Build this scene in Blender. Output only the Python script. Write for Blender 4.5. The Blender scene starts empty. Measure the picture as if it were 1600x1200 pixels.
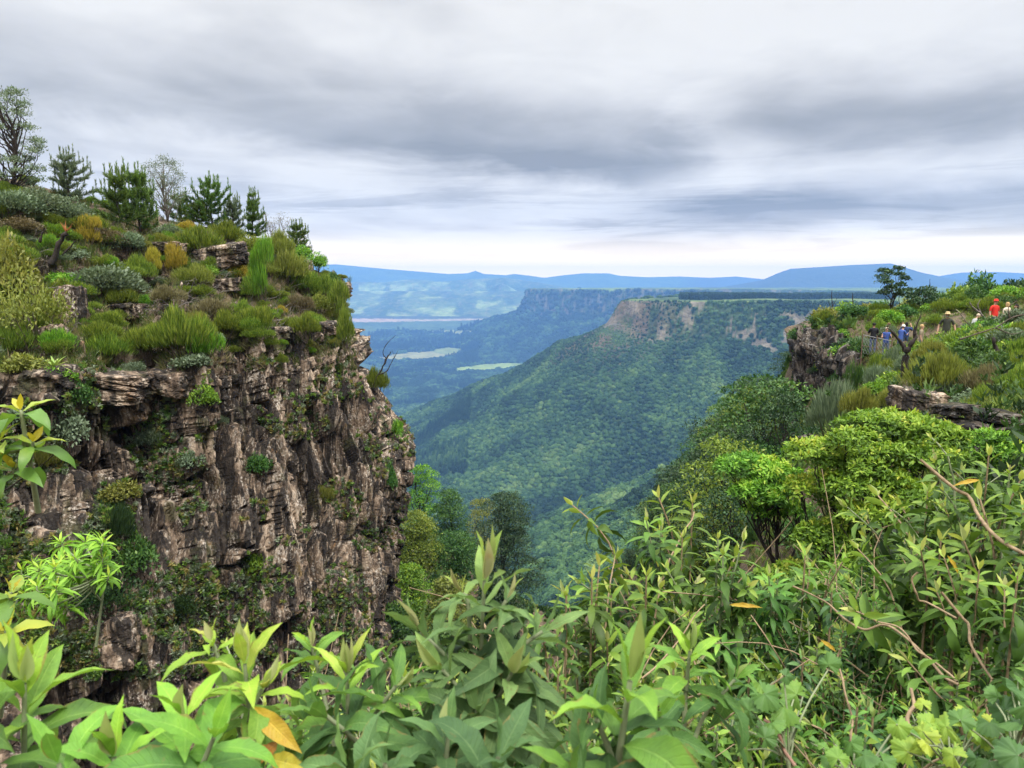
import bpy, math
import numpy as np
from mathutils import Vector
from mathutils.bvhtree import BVHTree

S = bpy.context.scene
C = S.collection
R = math.radians
# ------------------------------------------------------------------ camera
F = 1109.0                       # focal length in photograph pixels (1600 wide)
PITCH = math.atan(155 / F)       # the horizon lies 155 px above the centre
cam_d = bpy.data.cameras.new("camera"); cam = bpy.data.objects.new("camera", cam_d); C.objects.link(cam)
cam_d.sensor_width = 36; cam_d.lens = 36 * F / 1600
cam_d.clip_start = .05; cam_d.clip_end = 60000
cam.location = (0, 0, 0); cam.rotation_euler = (R(90) - PITCH, 0, 0)
cam_d.dof.use_dof = True; cam_d.dof.focus_distance = 30; cam_d.dof.aperture_fstop = 11
S.camera = cam
S.render.resolution_x, S.render.resolution_y = 1024, 768
S.cycles.use_denoising = True
S.cycles.max_bounces = 6; S.cycles.diffuse_bounces = 3; S.cycles.glossy_bounces = 1
S.cycles.transmission_bounces = 4; S.cycles.volume_bounces = 1; S.cycles.transparent_max_bounces = 6
S.cycles.caustics_reflective = False; S.cycles.caustics_refractive = False
S.view_settings.view_transform = 'Standard'; S.view_settings.look = 'None'
S.view_settings.exposure = 0.0; S.view_settings.gamma = 1
CP, SP = math.cos(PITCH), math.sin(PITCH)
def at(px, py, d):
    """the point that stands d metres ahead in the direction of a photograph pixel"""
    k = (600 - py) / F
    den = CP + SP * k
    return np.array([(px - 800) / F * d / den, d, d * (-SP + CP * k) / den])
def ray(px, py):
    v = at(px, py, 1.0); return Vector(v / np.linalg.norm(v))

# ------------------------------------------------------------------ world: overcast sky
W = bpy.data.worlds.new("World"); S.world = W; W.use_nodes = True
SUN_EL, SUN_AZ = R(58), R(150)          # azimuth from +Y towards +X
class NG:
    """small helper for writing node trees as expressions"""
    def __init__(s, nt): s.nt = nt; s.N = nt.nodes; s.L = nt.links
    def node(s, t, **k):
        n = s.N.new(t)
        for a, b in k.items(): setattr(n, a, b)
        return n
    def put(s, n, i, v):
        if v is None: return
        sock = n.inputs[i]
        if isinstance(v, bpy.types.NodeSocket): s.L.new(v, sock)
        else:
            if hasattr(v, '__len__') and len(v) == 3 and sock.type == 'RGBA': v = (*v, 1)
            sock.default_value = v
    def m(s, op, a, b=None, c=None, clamp=False):
        n = s.node('ShaderNodeMath', operation=op, use_clamp=clamp)
        s.put(n, 0, a); s.put(n, 1, b); s.put(n, 2, c); return n.outputs[0]
    def vm(s, op, a, b=None):
        n = s.node('ShaderNodeVectorMath', operation=op); s.put(n, 0, a); s.put(n, 1, b)
        return n.outputs[0]
    def xyz(s, v):
        n = s.node('ShaderNodeSeparateXYZ'); s.put(n, 0, v); return n.outputs
    def comb(s, x, y, z):
        n = s.node('ShaderNodeCombineXYZ'); s.put(n, 0, x); s.put(n, 1, y); s.put(n, 2, z); return n.outputs[0]
    def ss(s, x, a, b):
        n = s.node('ShaderNodeMapRange', interpolation_type='SMOOTHSTEP')
        s.put(n, 0, x); s.put(n, 1, a); s.put(n, 2, b); return n.outputs[0]
    def noise(s, v, scale, detail=5, rough=.55, dist=0, col=False):
        n = s.node('ShaderNodeTexNoise'); s.put(n, 'Vector', v); s.put(n, 'Scale', scale); s.put(n, 'Detail', detail)
        s.put(n, 'Roughness', rough); s.put(n, 'Distortion', dist); return n.outputs[1 if col else 0]
    def vor(s, v, scale, feature='F1', out=0):
        n = s.node('ShaderNodeTexVoronoi', feature=feature); s.put(n, 'Vector', v); s.put(n, 'Scale', scale); return n.outputs[out]
    def mix(s, f, a, b, blend='MIX'):
        n = s.node('ShaderNodeMix', data_type='RGBA', blend_type=blend)
        s.put(n, 0, f); s.put(n, 6, a); s.put(n, 7, b); return n.outputs[2]
    def ramp(s, f, stops):
        n = s.node('ShaderNodeValToRGB'); s.put(n, 0, f)
        e = n.color_ramp.elements
        while len(e) < len(stops): e.new(.5)
        for q, (p, c) in zip(e, stops): q.position = p; q.color = (*c, 1)
        return n.outputs[0]
    def attr(s, name, kind='GEOMETRY', out=2):
        n = s.node('ShaderNodeAttribute', attribute_name=name, attribute_type=kind); return n.outputs[out]

g = NG(W.node_tree)
bg = W.node_tree.nodes['Background']
sky = g.node('ShaderNodeTexSky', sky_type='NISHITA', sun_disc=False, sun_elevation=SUN_EL, sun_rotation=SUN_AZ)
clear = g.vm('MULTIPLY', sky.outputs[0], (.1, .1, .1))
tc = g.node('ShaderNodeTexCoord')
X, Y, Z = g.xyz(tc.outputs['Generated'])
hl = g.m('SQRT', g.m('ADD', g.m('ADD', g.m('MULTIPLY', X, X), g.m('MULTIPLY', Y, Y)), 1e-6))
w = g.m('DIVIDE', Z, hl)                         # tangent of the elevation
az = g.m('ARCTAN2', X, Y)                        # azimuth, 0 = north (+Y)
inv = g.m('DIVIDE', 1.0, g.m('ADD', g.m('MAXIMUM', Z, 0.0), .10))
pl = g.comb(g.m('MULTIPLY', X, inv), g.m('MULTIPLY', Y, inv), 0.0)     # the flat cloud deck
pl2 = g.vm('MULTIPLY', pl, (.8, .8, 1.0))
warp = g.noise(pl2, .9, 3, .5, 0, True)
plw = g.vm('ADD', pl2, g.vm('MULTIPLY', warp, (.8, .8, 0)))
n1 = g.noise(plw, .8, 5, .5, .2)
n2 = g.noise(g.comb(g.m('MULTIPLY', az, 3.0), g.m('MULTIPLY', w, 9.0), 1.0), 1.5, 5, .55, .5)
wob = g.m('MULTIPLY', g.m('SUBTRACT', g.noise(g.comb(g.m('MULTIPLY', az, 2.0), g.m('MULTIPLY', w, 5.0), 5.0), 1.8, 6, .58, .4), .5), .11)
# the long dark cloud bank: crisp lower edge, soft upper side
edge = g.m('SUBTRACT', .150, g.m('MULTIPLY', az, .085))
dd = g.m('ADD', g.m('SUBTRACT', w, edge), wob)
bank = g.m('MULTIPLY', g.ss(dd, -.018, .022), g.m('SUBTRACT', 1.0, g.ss(dd, .02, .16)))
bank = g.m('MULTIPLY', bank, g.m('SUBTRACT', 1.0, g.ss(g.m('ADD', az, g.m('MULTIPLY', wob, 3.0)), .17, .30)))
bank = g.m('MULTIPLY', bank, g.m('ADD', .55, g.m('MULTIPLY', g.ss(az, -.6, 0.0), .45)))
# second bank to the right
d2 = g.m('ADD', g.m('SUBTRACT', w, g.m('SUBTRACT', .175, g.m('MULTIPLY', az, .03))), wob)
bank2 = g.m('MULTIPLY', g.m('MULTIPLY', g.ss(d2, -.03, .04), g.m('SUBTRACT', 1.0, g.ss(d2, .03, .14))), g.ss(az, .14, .34))
d3 = g.m('ADD', g.m('SUBTRACT', w, .072), g.m('MULTIPLY', wob, .6))
bank3 = g.m('MULTIPLY', g.m('MULTIPLY', g.ss(d3, -.02, .01), g.m('SUBTRACT', 1.0, g.ss(d3, .02, .055))), g.ss(az, .05, .3))
dark = g.m('ADD', g.m('MULTIPLY', bank, .85), g.m('ADD', g.m('MULTIPLY', bank2, .55), g.m('MULTIPLY', bank3, .6)))
streakc = g.comb(g.m('MULTIPLY', az, 2.2), g.m('MULTIPLY', w, 30.0), 3.0)
st = g.noise(streakc, 1.3, 6, .6, .6)
low = g.m('SUBTRACT', 1.0, g.ss(w, .06, .20))
dark = g.m('ADD', dark, g.m('MULTIPLY', g.m('MULTIPLY', g.ss(st, .45, .66), low), .6))
dark = g.m('ADD', dark, g.m('MULTIPLY', g.ss(n1, .42, .68), .42))
dark = g.m('ADD', dark, g.m('MULTIPLY', g.m('SUBTRACT', n2, .5), .6), None, True)
cl = g.ramp(dark, [(0, (.93, .925, .91)), (.3, (.745, .745, .75)), (.65, (.51, .517, .53)), (1, (.35, .362, .38))])
hz = g.m('SUBTRACT', 1.0, g.ss(w, .0, .12))
hz = g.m('POWER', hz, 1.5)
cl = g.mix(hz, cl, g.mix(.66, cl, (2.5, 1.95, 1.0)))                    # bright clearing along the horizon
hz2 = g.m('SUBTRACT', 1.0, g.ss(w, .005, .075))
cl = g.mix(g.m('MULTIPLY', hz2, .75), cl, (2.7, 1.85, .68))
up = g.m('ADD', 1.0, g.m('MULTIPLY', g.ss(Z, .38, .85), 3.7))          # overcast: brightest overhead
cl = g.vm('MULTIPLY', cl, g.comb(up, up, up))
cover = g.m('ADD', .965, g.m('MULTIPLY', g.ss(n1, .3, .6), .035))
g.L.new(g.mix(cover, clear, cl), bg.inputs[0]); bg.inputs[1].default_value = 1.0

sun_d = bpy.data.lights.new("sun", 'SUN'); sun = bpy.data.objects.new("sun", sun_d); C.objects.link(sun)
sun_d.energy = 3.2; sun_d.angle = R(10); sun_d.color = (1, .96, .88)
sv = Vector((math.sin(SUN_AZ) * math.cos(SUN_EL), math.cos(SUN_AZ) * math.cos(SUN_EL), math.sin(SUN_EL)))
sun.rotation_euler = sv.to_track_quat('Z', 'Y').to_euler()

# ------------------------------------------------------------------ numeric helpers
def h2(ix, iy, s=0):
    a = (ix.astype(np.int64) * 374761393 + iy.astype(np.int64) * 668265263 + s * 982451653) & 0xffffffff
    a = ((a ^ (a >> 13)) * 1274126177) & 0xffffffff
    a = ((a ^ (a >> 16)) * 2246822519) & 0xffffffff
    return ((a ^ (a >> 15)) & 0xffffff) / 16777216.0
def vn(x, y, s=0):
    ix, iy = np.floor(x), np.floor(y); fx, fy = x - ix, y - iy
    fx = fx * fx * (3 - 2 * fx); fy = fy * fy * (3 - 2 * fy)
    a, b = h2(ix, iy, s), h2(ix + 1, iy, s); c, d = h2(ix, iy + 1, s), h2(ix + 1, iy + 1, s)
    return (a * (1 - fx) + b * fx) * (1 - fy) + (c * (1 - fx) + d * fx) * fy
def fbm(x, y, s=0, o=5, g_=.5):
    r = 0; a = 1; t = 0
    for i in range(o): r = r + a * vn(x, y, s + i * 7); t += a; a *= g_; x = x * 2.03 + 17.1; y = y * 2.03 + 5.3
    return r / t
def worley(x, y, s=0):
    """F1, F2 and two random numbers of the nearest cell"""
    ix, iy = np.floor(x), np.floor(y)
    f1 = np.full(x.shape, 9.); f2 = f1.copy(); r1 = np.zeros(x.shape); r2 = r1.copy()
    for i in (-1, 0, 1):
        for j in (-1, 0, 1):
            cx, cy = ix + i, iy + j
            d = np.maximum(np.abs(cx + .5 + .8 * (h2(cx, cy, s) - .5) - x), np.abs(cy + .5 + .8 * (h2(cx, cy, s + 1) - .5) - y))
            n = d < f1
            f2 = np.where(n, f1, np.minimum(f2, d)); f1 = np.where(n, d, f1)
            r1 = np.where(n, h2(cx, cy, s + 2), r1); r2 = np.where(n, h2(cx, cy, s + 3), r2)
    return f1, f2, r1, r2
def sst(x, a, b):
    t = np.clip((x - a) / (b - a), 0, 1); return t * t * (3 - 2 * t)
def nrm(v): return v / np.maximum(np.linalg.norm(v, axis=-1, keepdims=True), 1e-9)

class MB:
    """collects geometry, then links it as one mesh object"""
    def __init__(s): s.v, s.f, s.t, s.n, s.a = [], [], [], 0, []
    def add(s, v, f, mat=0, tint=.5, nl=0, seg=0, na=0):
        v = np.asarray(v, float).reshape(-1, 3)
        s.v.append(v)
        if nl:      # leaf coordinates: across (-1..1) and along (0..1)
            g_ = np.stack(np.meshgrid(np.linspace(-1, 1, na), np.linspace(0, 1, seg + 1)), -1).reshape(-1, 2); s.a.append(np.tile(np.concatenate([g_, np.zeros((len(g_), 1))], -1), (nl, 1)))
        else: s.a.append(np.zeros((len(v), 3)))
        f = np.asarray(f, np.int64)
        if len(f): s.f.append((f + s.n, mat))
        s.t.append(np.broadcast_to(np.asarray(tint, float), (len(v),))); s.n += len(v)
    def mesh(s, name, mats, smooth=True):
        me = bpy.data.meshes.new(name)
        v = np.concatenate(s.v); t = np.concatenate(s.t)
        me.vertices.add(len(v)); me.vertices.foreach_set('co', v.ravel())
        lp = np.concatenate([f.ravel() for f, _ in s.f]); tot = np.concatenate([np.full(len(f), f.shape[1]) for f, _ in s.f])
        mi = np.concatenate([np.full(len(f), m) for f, m in s.f])
        me.loops.add(len(lp)); me.loops.foreach_set('vertex_index', lp.astype(np.int32))
        me.polygons.add(len(tot)); st_ = np.concatenate([[0], np.cumsum(tot)[:-1]])
        me.polygons.foreach_set('loop_start', st_.astype(np.int32))
        me.polygons.foreach_set('material_index', mi.astype(np.int32))
        me.polygons.foreach_set('use_smooth', np.full(len(tot), smooth))
        a = me.attributes.new('tint', 'FLOAT', 'POINT'); a.data.foreach_set('value', t)
        if any(q.any() for q in s.a): a = me.attributes.new('leaf', 'FLOAT_VECTOR', 'POINT'); a.data.foreach_set('vector', np.concatenate(s.a).ravel())
        for m in (mats if isinstance(mats, (list, tuple)) else [mats]): me.materials.append(m)
        me.update(calc_edges=True); me.validate()
        return me
    def build(s, name, mats, parent=None, smooth=True):
        o = bpy.data.objects.new(name, s.mesh(name, mats, smooth)); C.objects.link(o)
        if parent: o.parent = parent
        return o
def grid_faces(nr, nc, flip=False):
    i = np.arange(nr * nc).reshape(nr, nc)
    f = np.stack([i[:-1, :-1], i[:-1, 1:], i[1:, 1:], i[1:, :-1]], -1).reshape(-1, 4)
    return f[:, ::-1] if flip else f
def tag(o, label=None, cat=None, group=None, kind=None):
    if label: o['label'] = label
    if cat: o['category'] = cat
    if group: o['group'] = group
    if kind: o['kind'] = kind
    return o
def thing(name, label, cat, loc=(0, 0, 0), group=None, rz=0):
    o = bpy.data.objects.new(name, None); C.objects.link(o); o.location = [float(q) for q in loc]; o.rotation_euler.z = rz
    o.empty_display_size = .2
    return tag(o, label, cat, group)
def dup(o, loc, rz=0, scale=(1, 1, 1), label=None, group=None):
    r = o.copy(); C.objects.link(r)
    r.location = [float(q) for q in loc]; r.rotation_euler = (0, 0, rz); r.scale = [float(q) for q in scale]
    if label: r['label'] = label
    if group: r['group'] = group
    for ch in o.children:
        c = ch.copy(); C.objects.link(c); c.parent = r
    return r

def tube(pts, rad, ns=6):
    pts = np.asarray(pts, float); n = len(pts); rad = np.broadcast_to(np.asarray(rad, float), (n,))
    t = nrm(np.gradient(pts, axis=0)); ref = np.array([.31, .22, .92])
    a = nrm(np.cross(t, ref)); b = np.cross(t, a)
    th = np.arange(ns) * 2 * math.pi / ns
    v = pts[:, None] + rad[:, None, None] * (np.cos(th)[None, :, None] * a[:, None] + np.sin(th)[None, :, None] * b[:, None])
    i = np.arange(n * ns).reshape(n, ns); j = np.roll(i, -1, 1)
    f = np.stack([i[:-1], j[:-1], j[1:], i[1:]], -1).reshape(-1, 4)
    return v.reshape(-1, 3), f
def bent(a, b, rng, wob=.1, n=6, sag=0):
    a, b = np.asarray(a, float), np.asarray(b, float); t = np.linspace(0, 1, n)[:, None]
    L = np.linalg.norm(b - a); off = rng.normal(size=(2, 3)) * wob * L
    p = a + (b - a) * t + off[0] * np.sin(t * math.pi) + off[1] * np.sin(2 * t * math.pi) * .5
    p[:, 2:] += sag * L * np.sin(t * math.pi); return p
def cards(base, d, up, L, Wd, fold=.25):
    """leaf-shaped folded quads: N leaves -> 4N verts"""
    N = len(base); L = np.broadcast_to(L, (N,))[:, None]; Wd = np.broadcast_to(Wd, (N,))[:, None]
    d = nrm(d); s_ = nrm(np.cross(d, up)); u = np.cross(s_, d)
    m_ = base + d * L * .45 + u * Wd * fold
    v = np.stack([base, m_ + s_ * Wd * .5, base + d * L, m_ - s_ * Wd * .5], 1).reshape(-1, 3)
    f = np.arange(4 * N).reshape(N, 4); return v, f
def blades(base, d, up, L, Wd, droop, nseg=5, na=3, fold=.22, peak=.42, curl=0., twist=None):
    """long leaves that bend: N x (nseg+1) x na verts"""
    N = len(base); L = np.broadcast_to(L, (N,)).astype(float); Wd = np.broadcast_to(Wd, (N,)).astype(float); droop = np.broadcast_to(droop, (N,)).astype(float)
    d = nrm(d); s_ = nrm(np.cross(d, up)); u = np.cross(s_, d)
    t = np.linspace(0, 1, nseg + 1)
    ang = droop[:, None] * (t ** 1.3)[None]
    dd_ = np.cos(ang)[..., None] * d[:, None] - np.sin(ang)[..., None] * u[:, None]
    uu = np.sin(ang)[..., None] * d[:, None] + np.cos(ang)[..., None] * u[:, None]
    step = (L / nseg)[:, None, None] * (dd_[:, :-1] + dd_[:, 1:]) / 2
    p = base[:, None] + np.concatenate([np.zeros((N, 1, 3)), np.cumsum(step, 1)], 1)
    pr = np.where(t < peak, np.sin(t / peak * math.pi / 2) ** .85, np.cos((t - peak) / (1 - peak) * math.pi / 2) ** 1.15)
    pr = np.maximum(pr, .05); pr[-1] = .015
    hw = Wd[:, None] * pr[None] * .5
    a = np.linspace(-1, 1, na); S3 = np.repeat(s_[:, None], nseg + 1, 1)
    if twist is not None:
        ta = np.asarray(twist)[:, None, None] * t[None, :, None]; S3, uu = np.cos(ta) * S3 + np.sin(ta) * uu, np.cos(ta) * uu - np.sin(ta) * S3
    v = p[:, :, None] + hw[..., None, None] * (a[None, None, :, None] * S3[:, :, None] + (np.abs(a) ** 1.4 * fold * 2)[None, None, :, None] * uu[:, :, None])
    if curl: v = v + (hw[..., None, None] * curl) * (np.sin(t * 19)[None, :, None, None] * np.abs(a)[None, None, :, None]) * uu[:, :, None]
    k = (nseg + 1) * na
    gf = grid_faces(nseg + 1, na)
    f = (gf[None] + (np.arange(N) * k)[:, None, None]).reshape(-1, 4)
    return v.reshape(-1, 3), f, k
def rdir(rng, n): return nrm(rng.normal(size=(n, 3)))

# ------------------------------------------------------------------ materials
def mat(name):
    m = bpy.data.materials.new(name); m.use_nodes = True; g = NG(m.node_tree)
    return m, g, m.node_tree.nodes['Principled BSDF'], m.node_tree.nodes['Material Output']
def leaf_mat(name, stops, trans=.35, rough=.5, spec=.3, inst=False, vary=.25, mottled=0, vein=0, ribs=False):
    m, g, p, out = mat(name)
    t = g.attr('tint', 'INSTANCER' if inst else 'GEOMETRY')
    oi = g.node('ShaderNodeObjectInfo')
    tc = g.node('ShaderNodeTexCoord')
    if mottled: t = g.m('ADD', t, g.m('MULTIPLY', g.m('SUBTRACT', g.noise(tc.outputs['Object'], mottled, 4, .6), .5), .5))
    c = g.ramp(t, stops)
    if ribs:
        lx, ly, _ = g.xyz(g.attr('leaf', out=1)); ax_ = g.m('ABSOLUTE', lx)
        rib = g.m('SUBTRACT', 1.0, g.ss(ax_, .03, .10)); side = g.m('ABSOLUTE', g.m('SUBTRACT', g.m('FRACT', g.m('SUBTRACT', g.m('MULTIPLY', ly, 15.0), g.m('MULTIPLY', ax_, 1.8))), .5))
        sv_ = g.m('SUBTRACT', 1.0, g.ss(side, .0, .14)); vv = g.m('MAXIMUM', rib, g.m('MULTIPLY', sv_, .45))
        c = g.mix(g.m('MULTIPLY', vv, .6), c, g.vm('ADD', g.vm('MULTIPLY', c, (1.5, 1.35, 1.5)), (.05, .06, .025)))
        spot = g.m('MULTIPLY', g.ss(g.noise(tc.outputs['Object'], 55, 3, .6), .66, .72), .55); c = g.mix(spot, c, (.17, .13, .05)); eb = g.m('MULTIPLY', g.ss(g.m('ADD', ax_, g.m('MULTIPLY', g.m('SUBTRACT', g.noise(tc.outputs['Object'], 28, 3, .6), .5), 1.5)), 1.0, 1.12), .7); c = g.mix(eb, c, (.22, .16, .05))
    hs = g.node('ShaderNodeHueSaturation'); g.put(hs, 'Color', c)
    g.put(hs, 'Hue', g.m('ADD', .5, g.m('MULTIPLY', g.m('SUBTRACT', oi.outputs['Random'], .5), vary * .12)))
    g.put(hs, 'Value', g.m('ADD', 1 - vary / 2, g.m('MULTIPLY', oi.outputs['Random'], vary)))
    c = hs.outputs[0]
    g.L.new(c, p.inputs['Base Color']); p.inputs['Roughness'].default_value = rough; p.inputs['Specular IOR Level'].default_value = spec
    if vein:
        b = g.node('ShaderNodeBump'); b.inputs['Strength'].default_value = .5; b.inputs['Distance'].default_value = .002
        g.L.new(g.m('ADD', g.noise(tc.outputs['Object'], vein, 3, .6), g.m('MULTIPLY', g.vor(tc.outputs['Object'], vein * .8, 'DISTANCE_TO_EDGE'), .6)) if not ribs else g.m('SUBTRACT', g.noise(tc.outputs['Object'], 120, 3, .6), g.m('MULTIPLY', vv, 1.6)), b.inputs['Height']); g.L.new(b.outputs[0], p.inputs['Normal'])
    tr = g.node('ShaderNodeBsdfTranslucent')
    g.L.new(g.mix(.45, c, g.vm('MULTIPLY', c, (1.25, 1.2, .45))), tr.inputs[0])
    mx = g.node('ShaderNodeMixShader'); mx.inputs[0].default_value = trans
    g.L.new(p.outputs[0], mx.inputs[1]); g.L.new(tr.outputs[0], mx.inputs[2]); g.L.new(mx.outputs[0], out.inputs[0])
    return m
def plain_mat(name, col, rough=.7, var=.25, scale=8, bump=0):
    m, g, p, out = mat(name); tc = g.node('ShaderNodeTexCoord')
    n = g.noise(tc.outputs['Object'], scale, 5, .6)
    g.L.new(g.ramp(n, [(.25, tuple(q * (1 - var) for q in col)), (.75, tuple(min(1, q * (1 + var)) for q in col))]), p.inputs[0])
    p.inputs['Roughness'].default_value = rough; p.inputs['Specular IOR Level'].default_value = .25
    if bump:
        b = g.node('ShaderNodeBump'); b.inputs['Distance'].default_value = bump; g.L.new(n, b.inputs['Height']); g.L.new(b.outputs[0], p.inputs['Normal'])
    return m
# ------------------------------------------------------------------ the far country: valley, escarpment headlands, hills, ranges
PLAT = np.array([(70, 70), (130, 200), (340, 600), (640, 1150), (830, 1480), (720, 1700), (520, 1800), (395, 1870), (318, 1990),
                 (345, 2160), (600, 2500), (1100, 2800), (1900, 3500), (2000, 4600), (1000, 5250), (400, 5650), (130, 5950), (260, 6400), (900, 7000),
                 (2400, 7600), (20000, 8000), (20000, -3000), (70, -200)], float)
def sd_poly(x, y, P):
    d = np.full(x.shape, 1e18); ins = np.zeros(x.shape, bool)
    for (ax, ay), (bx, by) in zip(P, np.roll(P, -1, 0)):
        ex, ey = bx - ax, by - ay
        t = np.clip(((x - ax) * ex + (y - ay) * ey) / (ex * ex + ey * ey), 0, 1)
        d = np.minimum(d, (x - ax - t * ex) ** 2 + (y - ay - t * ey) ** 2)
        if ay != by:
            ins ^= ((ay > y) != (by > y)) & (x < ex * (y - ay) / ey + ax)
    d = np.sqrt(d); return np.where(ins, -d, d)
def seg(x, y, a, b):
    ex, ey = b[0] - a[0], b[1] - a[1]
    t = np.clip(((x - a[0]) * ex + (y - a[1]) * ey) / (ex * ex + ey * ey), 0, 1)
    return np.hypot(x - a[0] - t * ex, y - a[1] - t * ey), a[2] + t * (b[2] - a[2])
RANGES = [  # distance, front width, base z, skyline in photograph pixels, roughness
    (12600, 2200, -330, [(380, 418), (525, 413), (600, 420), (700, 428), (730, 427), (743, 423), (756, 428), (790, 430), (803, 428), (830, 431), (850, 434), (880, 430), (912, 427), (950, 427), (970, 431), (1010, 433), (1060, 432), (1110, 434), (1150, 432), (1190, 436), (1300, 441), (1700, 440)], .05),
    (11600, 1300, -330, [(1380, 447), (1440, 436), (1500, 426), (1560, 425), (1600, 427), (1750, 436)], .05),
    (9000, 1700, -330, [(1085, 455), (1150, 445), (1190, 438), (1215, 427), (1235, 420), (1300, 416), (1330, 414), (1392, 411.5), (1408, 416), (1440, 426), (1480, 434), (1520, 441), (1600, 452)], .09),
    (9900, 1000, -330, [(380, 452), (500, 447), (560, 440), (600, 441), (645, 436), (690, 440), (735, 436), (790, 434), (840, 441), (900, 452), (1000, 463)], .13),
    (9300, 470, -320, [(700, 478), (740, 462), (765, 453), (777, 445), (784, 442.5), (793, 446), (806, 454), (826, 466), (850, 480)], .04),
    (8800, 720, -320, [(380, 478), (480, 473), (560, 468), (600, 469), (640, 465), (690, 460), (730, 461), (770, 466), (800, 474), (830, 484), (860, 498)], .2),
]
def land(x, y):
    r = np.hypot(x, y)
    sd = sd_poly(x, y, PLAT)
    wig = (fbm(x / 260, y / 260, 3, 4) - .5) * 110 + (fbm(x / 60, y / 60, 5, 3) - .5) * 26
    e = sd + wig * sst(r, 250, 900)
    zp = -8 - 34 * sst(r, 300, 1900) + 12 * sst(r, 2600, 5600) + (fbm(x / 300, y / 300, 9, 4) - .5) * 14 * sst(r, 500, 1800)
    gul = 1 - np.abs(2 * fbm(x / 330, y / 330, 21, 4) - 1)
    ee = np.maximum(e - 25, 0)
    z = zp - (86 + 58 * sst(r, 3500, 5200)) * sst(e, -12, 46 + 40 * sst(r, 3500, 5200)) - 560 * (1 - np.exp(-ee / 640)) + (gul - .75) * 120 * sst(ee, 20, 300) * np.exp(-ee / 1100)
    z = np.where(e < -12, zp, z)
    # the spur of the second headland that runs down to the left, and smaller ribs
    for a, b, k in [((312, 2000, -88), (-350, 2500, -462), .60), ((430, 1850, -150), (120, 1350, -470), .55), ((650, 1720, -160), (380, 1150, -420), .55),
                    ((140, 5950, -190), (-650, 6500, -480), .5), ((-40, 1500, -470), (-420, 1900, -560), .35)]:
        d, zr = seg(x, y, a, b)
        z2 = zr - k * np.sqrt(d * d + 900) + 18 + (gul - .7) * 45
        h = np.clip(.5 + .5 * (z2 - z) / 50, 0, 1); z = z * (1 - h) + z2 * h + 50 * h * (1 - h)
    floor = -585 + 122 * sst(y, 3000, 8400) + (fbm(x / 420, y / 420, 31, 5) - .5) * 90 * (1 - .8 * sst(r, 3500, 6500))
    k = 35; h = np.clip(.5 + .5 * (z - floor) / k, 0, 1); z = floor * (1 - h) + z * h + k * h * (1 - h)
    den = np.maximum(y, 1)
    for D, wd, zb, prof, ro in RANGES:
        u = x / den
        pu = np.array([at(p[0], p[1], 1.0)[0] for p in prof]); pz = np.array([at(p[0], p[1], 1.0)[2] for p in prof])
        top = np.interp(u, pu, pz) * D
        q = (y - D) / wd
        rib = 1 - np.abs(2 * fbm(x / (wd * .55), y / (wd * .9), int(D) % 97, 4) - 1)
        s_ = np.where(q < 0, np.exp(-(np.abs(q) * 1.25) ** 1.5), np.exp(-q * q * .5))
        s_ = np.clip(s_ * (1 + ro * 4 * (rib - .7) * (1 - s_) * 1.6), 0, 1)
        zr = floor + (top - floor) * s_
        z = np.where((y > D * .5) & (top > floor), np.maximum(z, zr), z)
    return z, e, gul
# polar sheet from 95 m out to past the ranges
us = np.concatenate([np.linspace(-1.25, -.26, 70)[:-1], np.linspace(-.26, .50, 680), np.linspace(.50, 1.25, 90)[1:]])
rs = np.concatenate([np.geomspace(95, 1000, 130)[:-1], np.geomspace(1000, 2600, 230)[:-1], np.geomspace(2600, 5000, 170)[:-1], np.geomspace(5000, 14200, 260)])
UU, YY = np.meshgrid(us, rs); XX = UU * YY
ZZ, EE, GG = land(XX, YY)
PXX = 800 + F * (XX / YY) * (CP + SP * ((SP + CP * ZZ / YY) / (CP - SP * ZZ / YY)))
PYY = 600 - F * (SP + CP * ZZ / YY) / (CP - SP * ZZ / YY)
dzy = np.gradient(ZZ, axis=0) / np.gradient(YY, axis=0); dzx = np.gradient(ZZ, axis=1) / np.maximum(np.gradient(XX, axis=1), 1e-3)
slope = np.hypot(dzx, dzy)
def paint(col, m, c): return col * (1 - m[..., None]) + np.array(c) * m[..., None]
n5 = fbm(XX / 170, YY / 170, 41, 5); n6 = fbm(XX / 40, YY / 40, 43, 4)
col = np.zeros(ZZ.shape + (3,)) + np.array([.032, .058, .024])
col = paint(col, sst(n5, .45, .6), (.045, .076, .028))
farm = sst(YY, 7200, 7700) * (1 - sst(YY, 10300, 11000)) * (1 - .85 * sst(XX / YY, .2, .27))
col = paint(col, farm * (1 - sst(fbm(XX / 240, YY / 420, 47, 5), .44, .56)) * (1 - .8 * sst(GG, .55, .9)), (.165, .215, .07))
col = paint(col, farm * sst(n6, .56, .66) * .4, (.16, .14, .07))
FIELDS = np.zeros(ZZ.shape)
def field(cx, cy, wx, wy, c, y0, y1, sk=0.):
    global col, FIELDS
    dx = (PXX - cx) / wx; dy = (PYY - cy - sk * (PXX - cx)) / wy
    m = (1 - sst(np.hypot(dx, dy) + (n6 - .5) * .5, .85, 1.0)) * ((YY > y0) & (YY < y1))
    col = paint(col, m, c); FIELDS = np.maximum(FIELDS, m)
field(765, 574, 64, 6, (.15, .20, .06), 2600, 6500, -.07)
field(660, 556, 72, 7, (.17, .17, .08), 2600, 6500, -.06)
field(705, 519, 44, 3.5, (.17, .19, .08), 3500, 7500)
field(700, 548, 25, 5, (.13, .16, .06), 2600, 6500, -.05)
field(560, 500, 95, 3.6, (.26, .19, .14), 3500, 8600)
field(690, 500, 90, 1.6, (.22, .18, .13), 3500, 8600, -.02)
field(640, 496, 150, 2.4, (.04, .05, .035), 3500, 8600)
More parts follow.
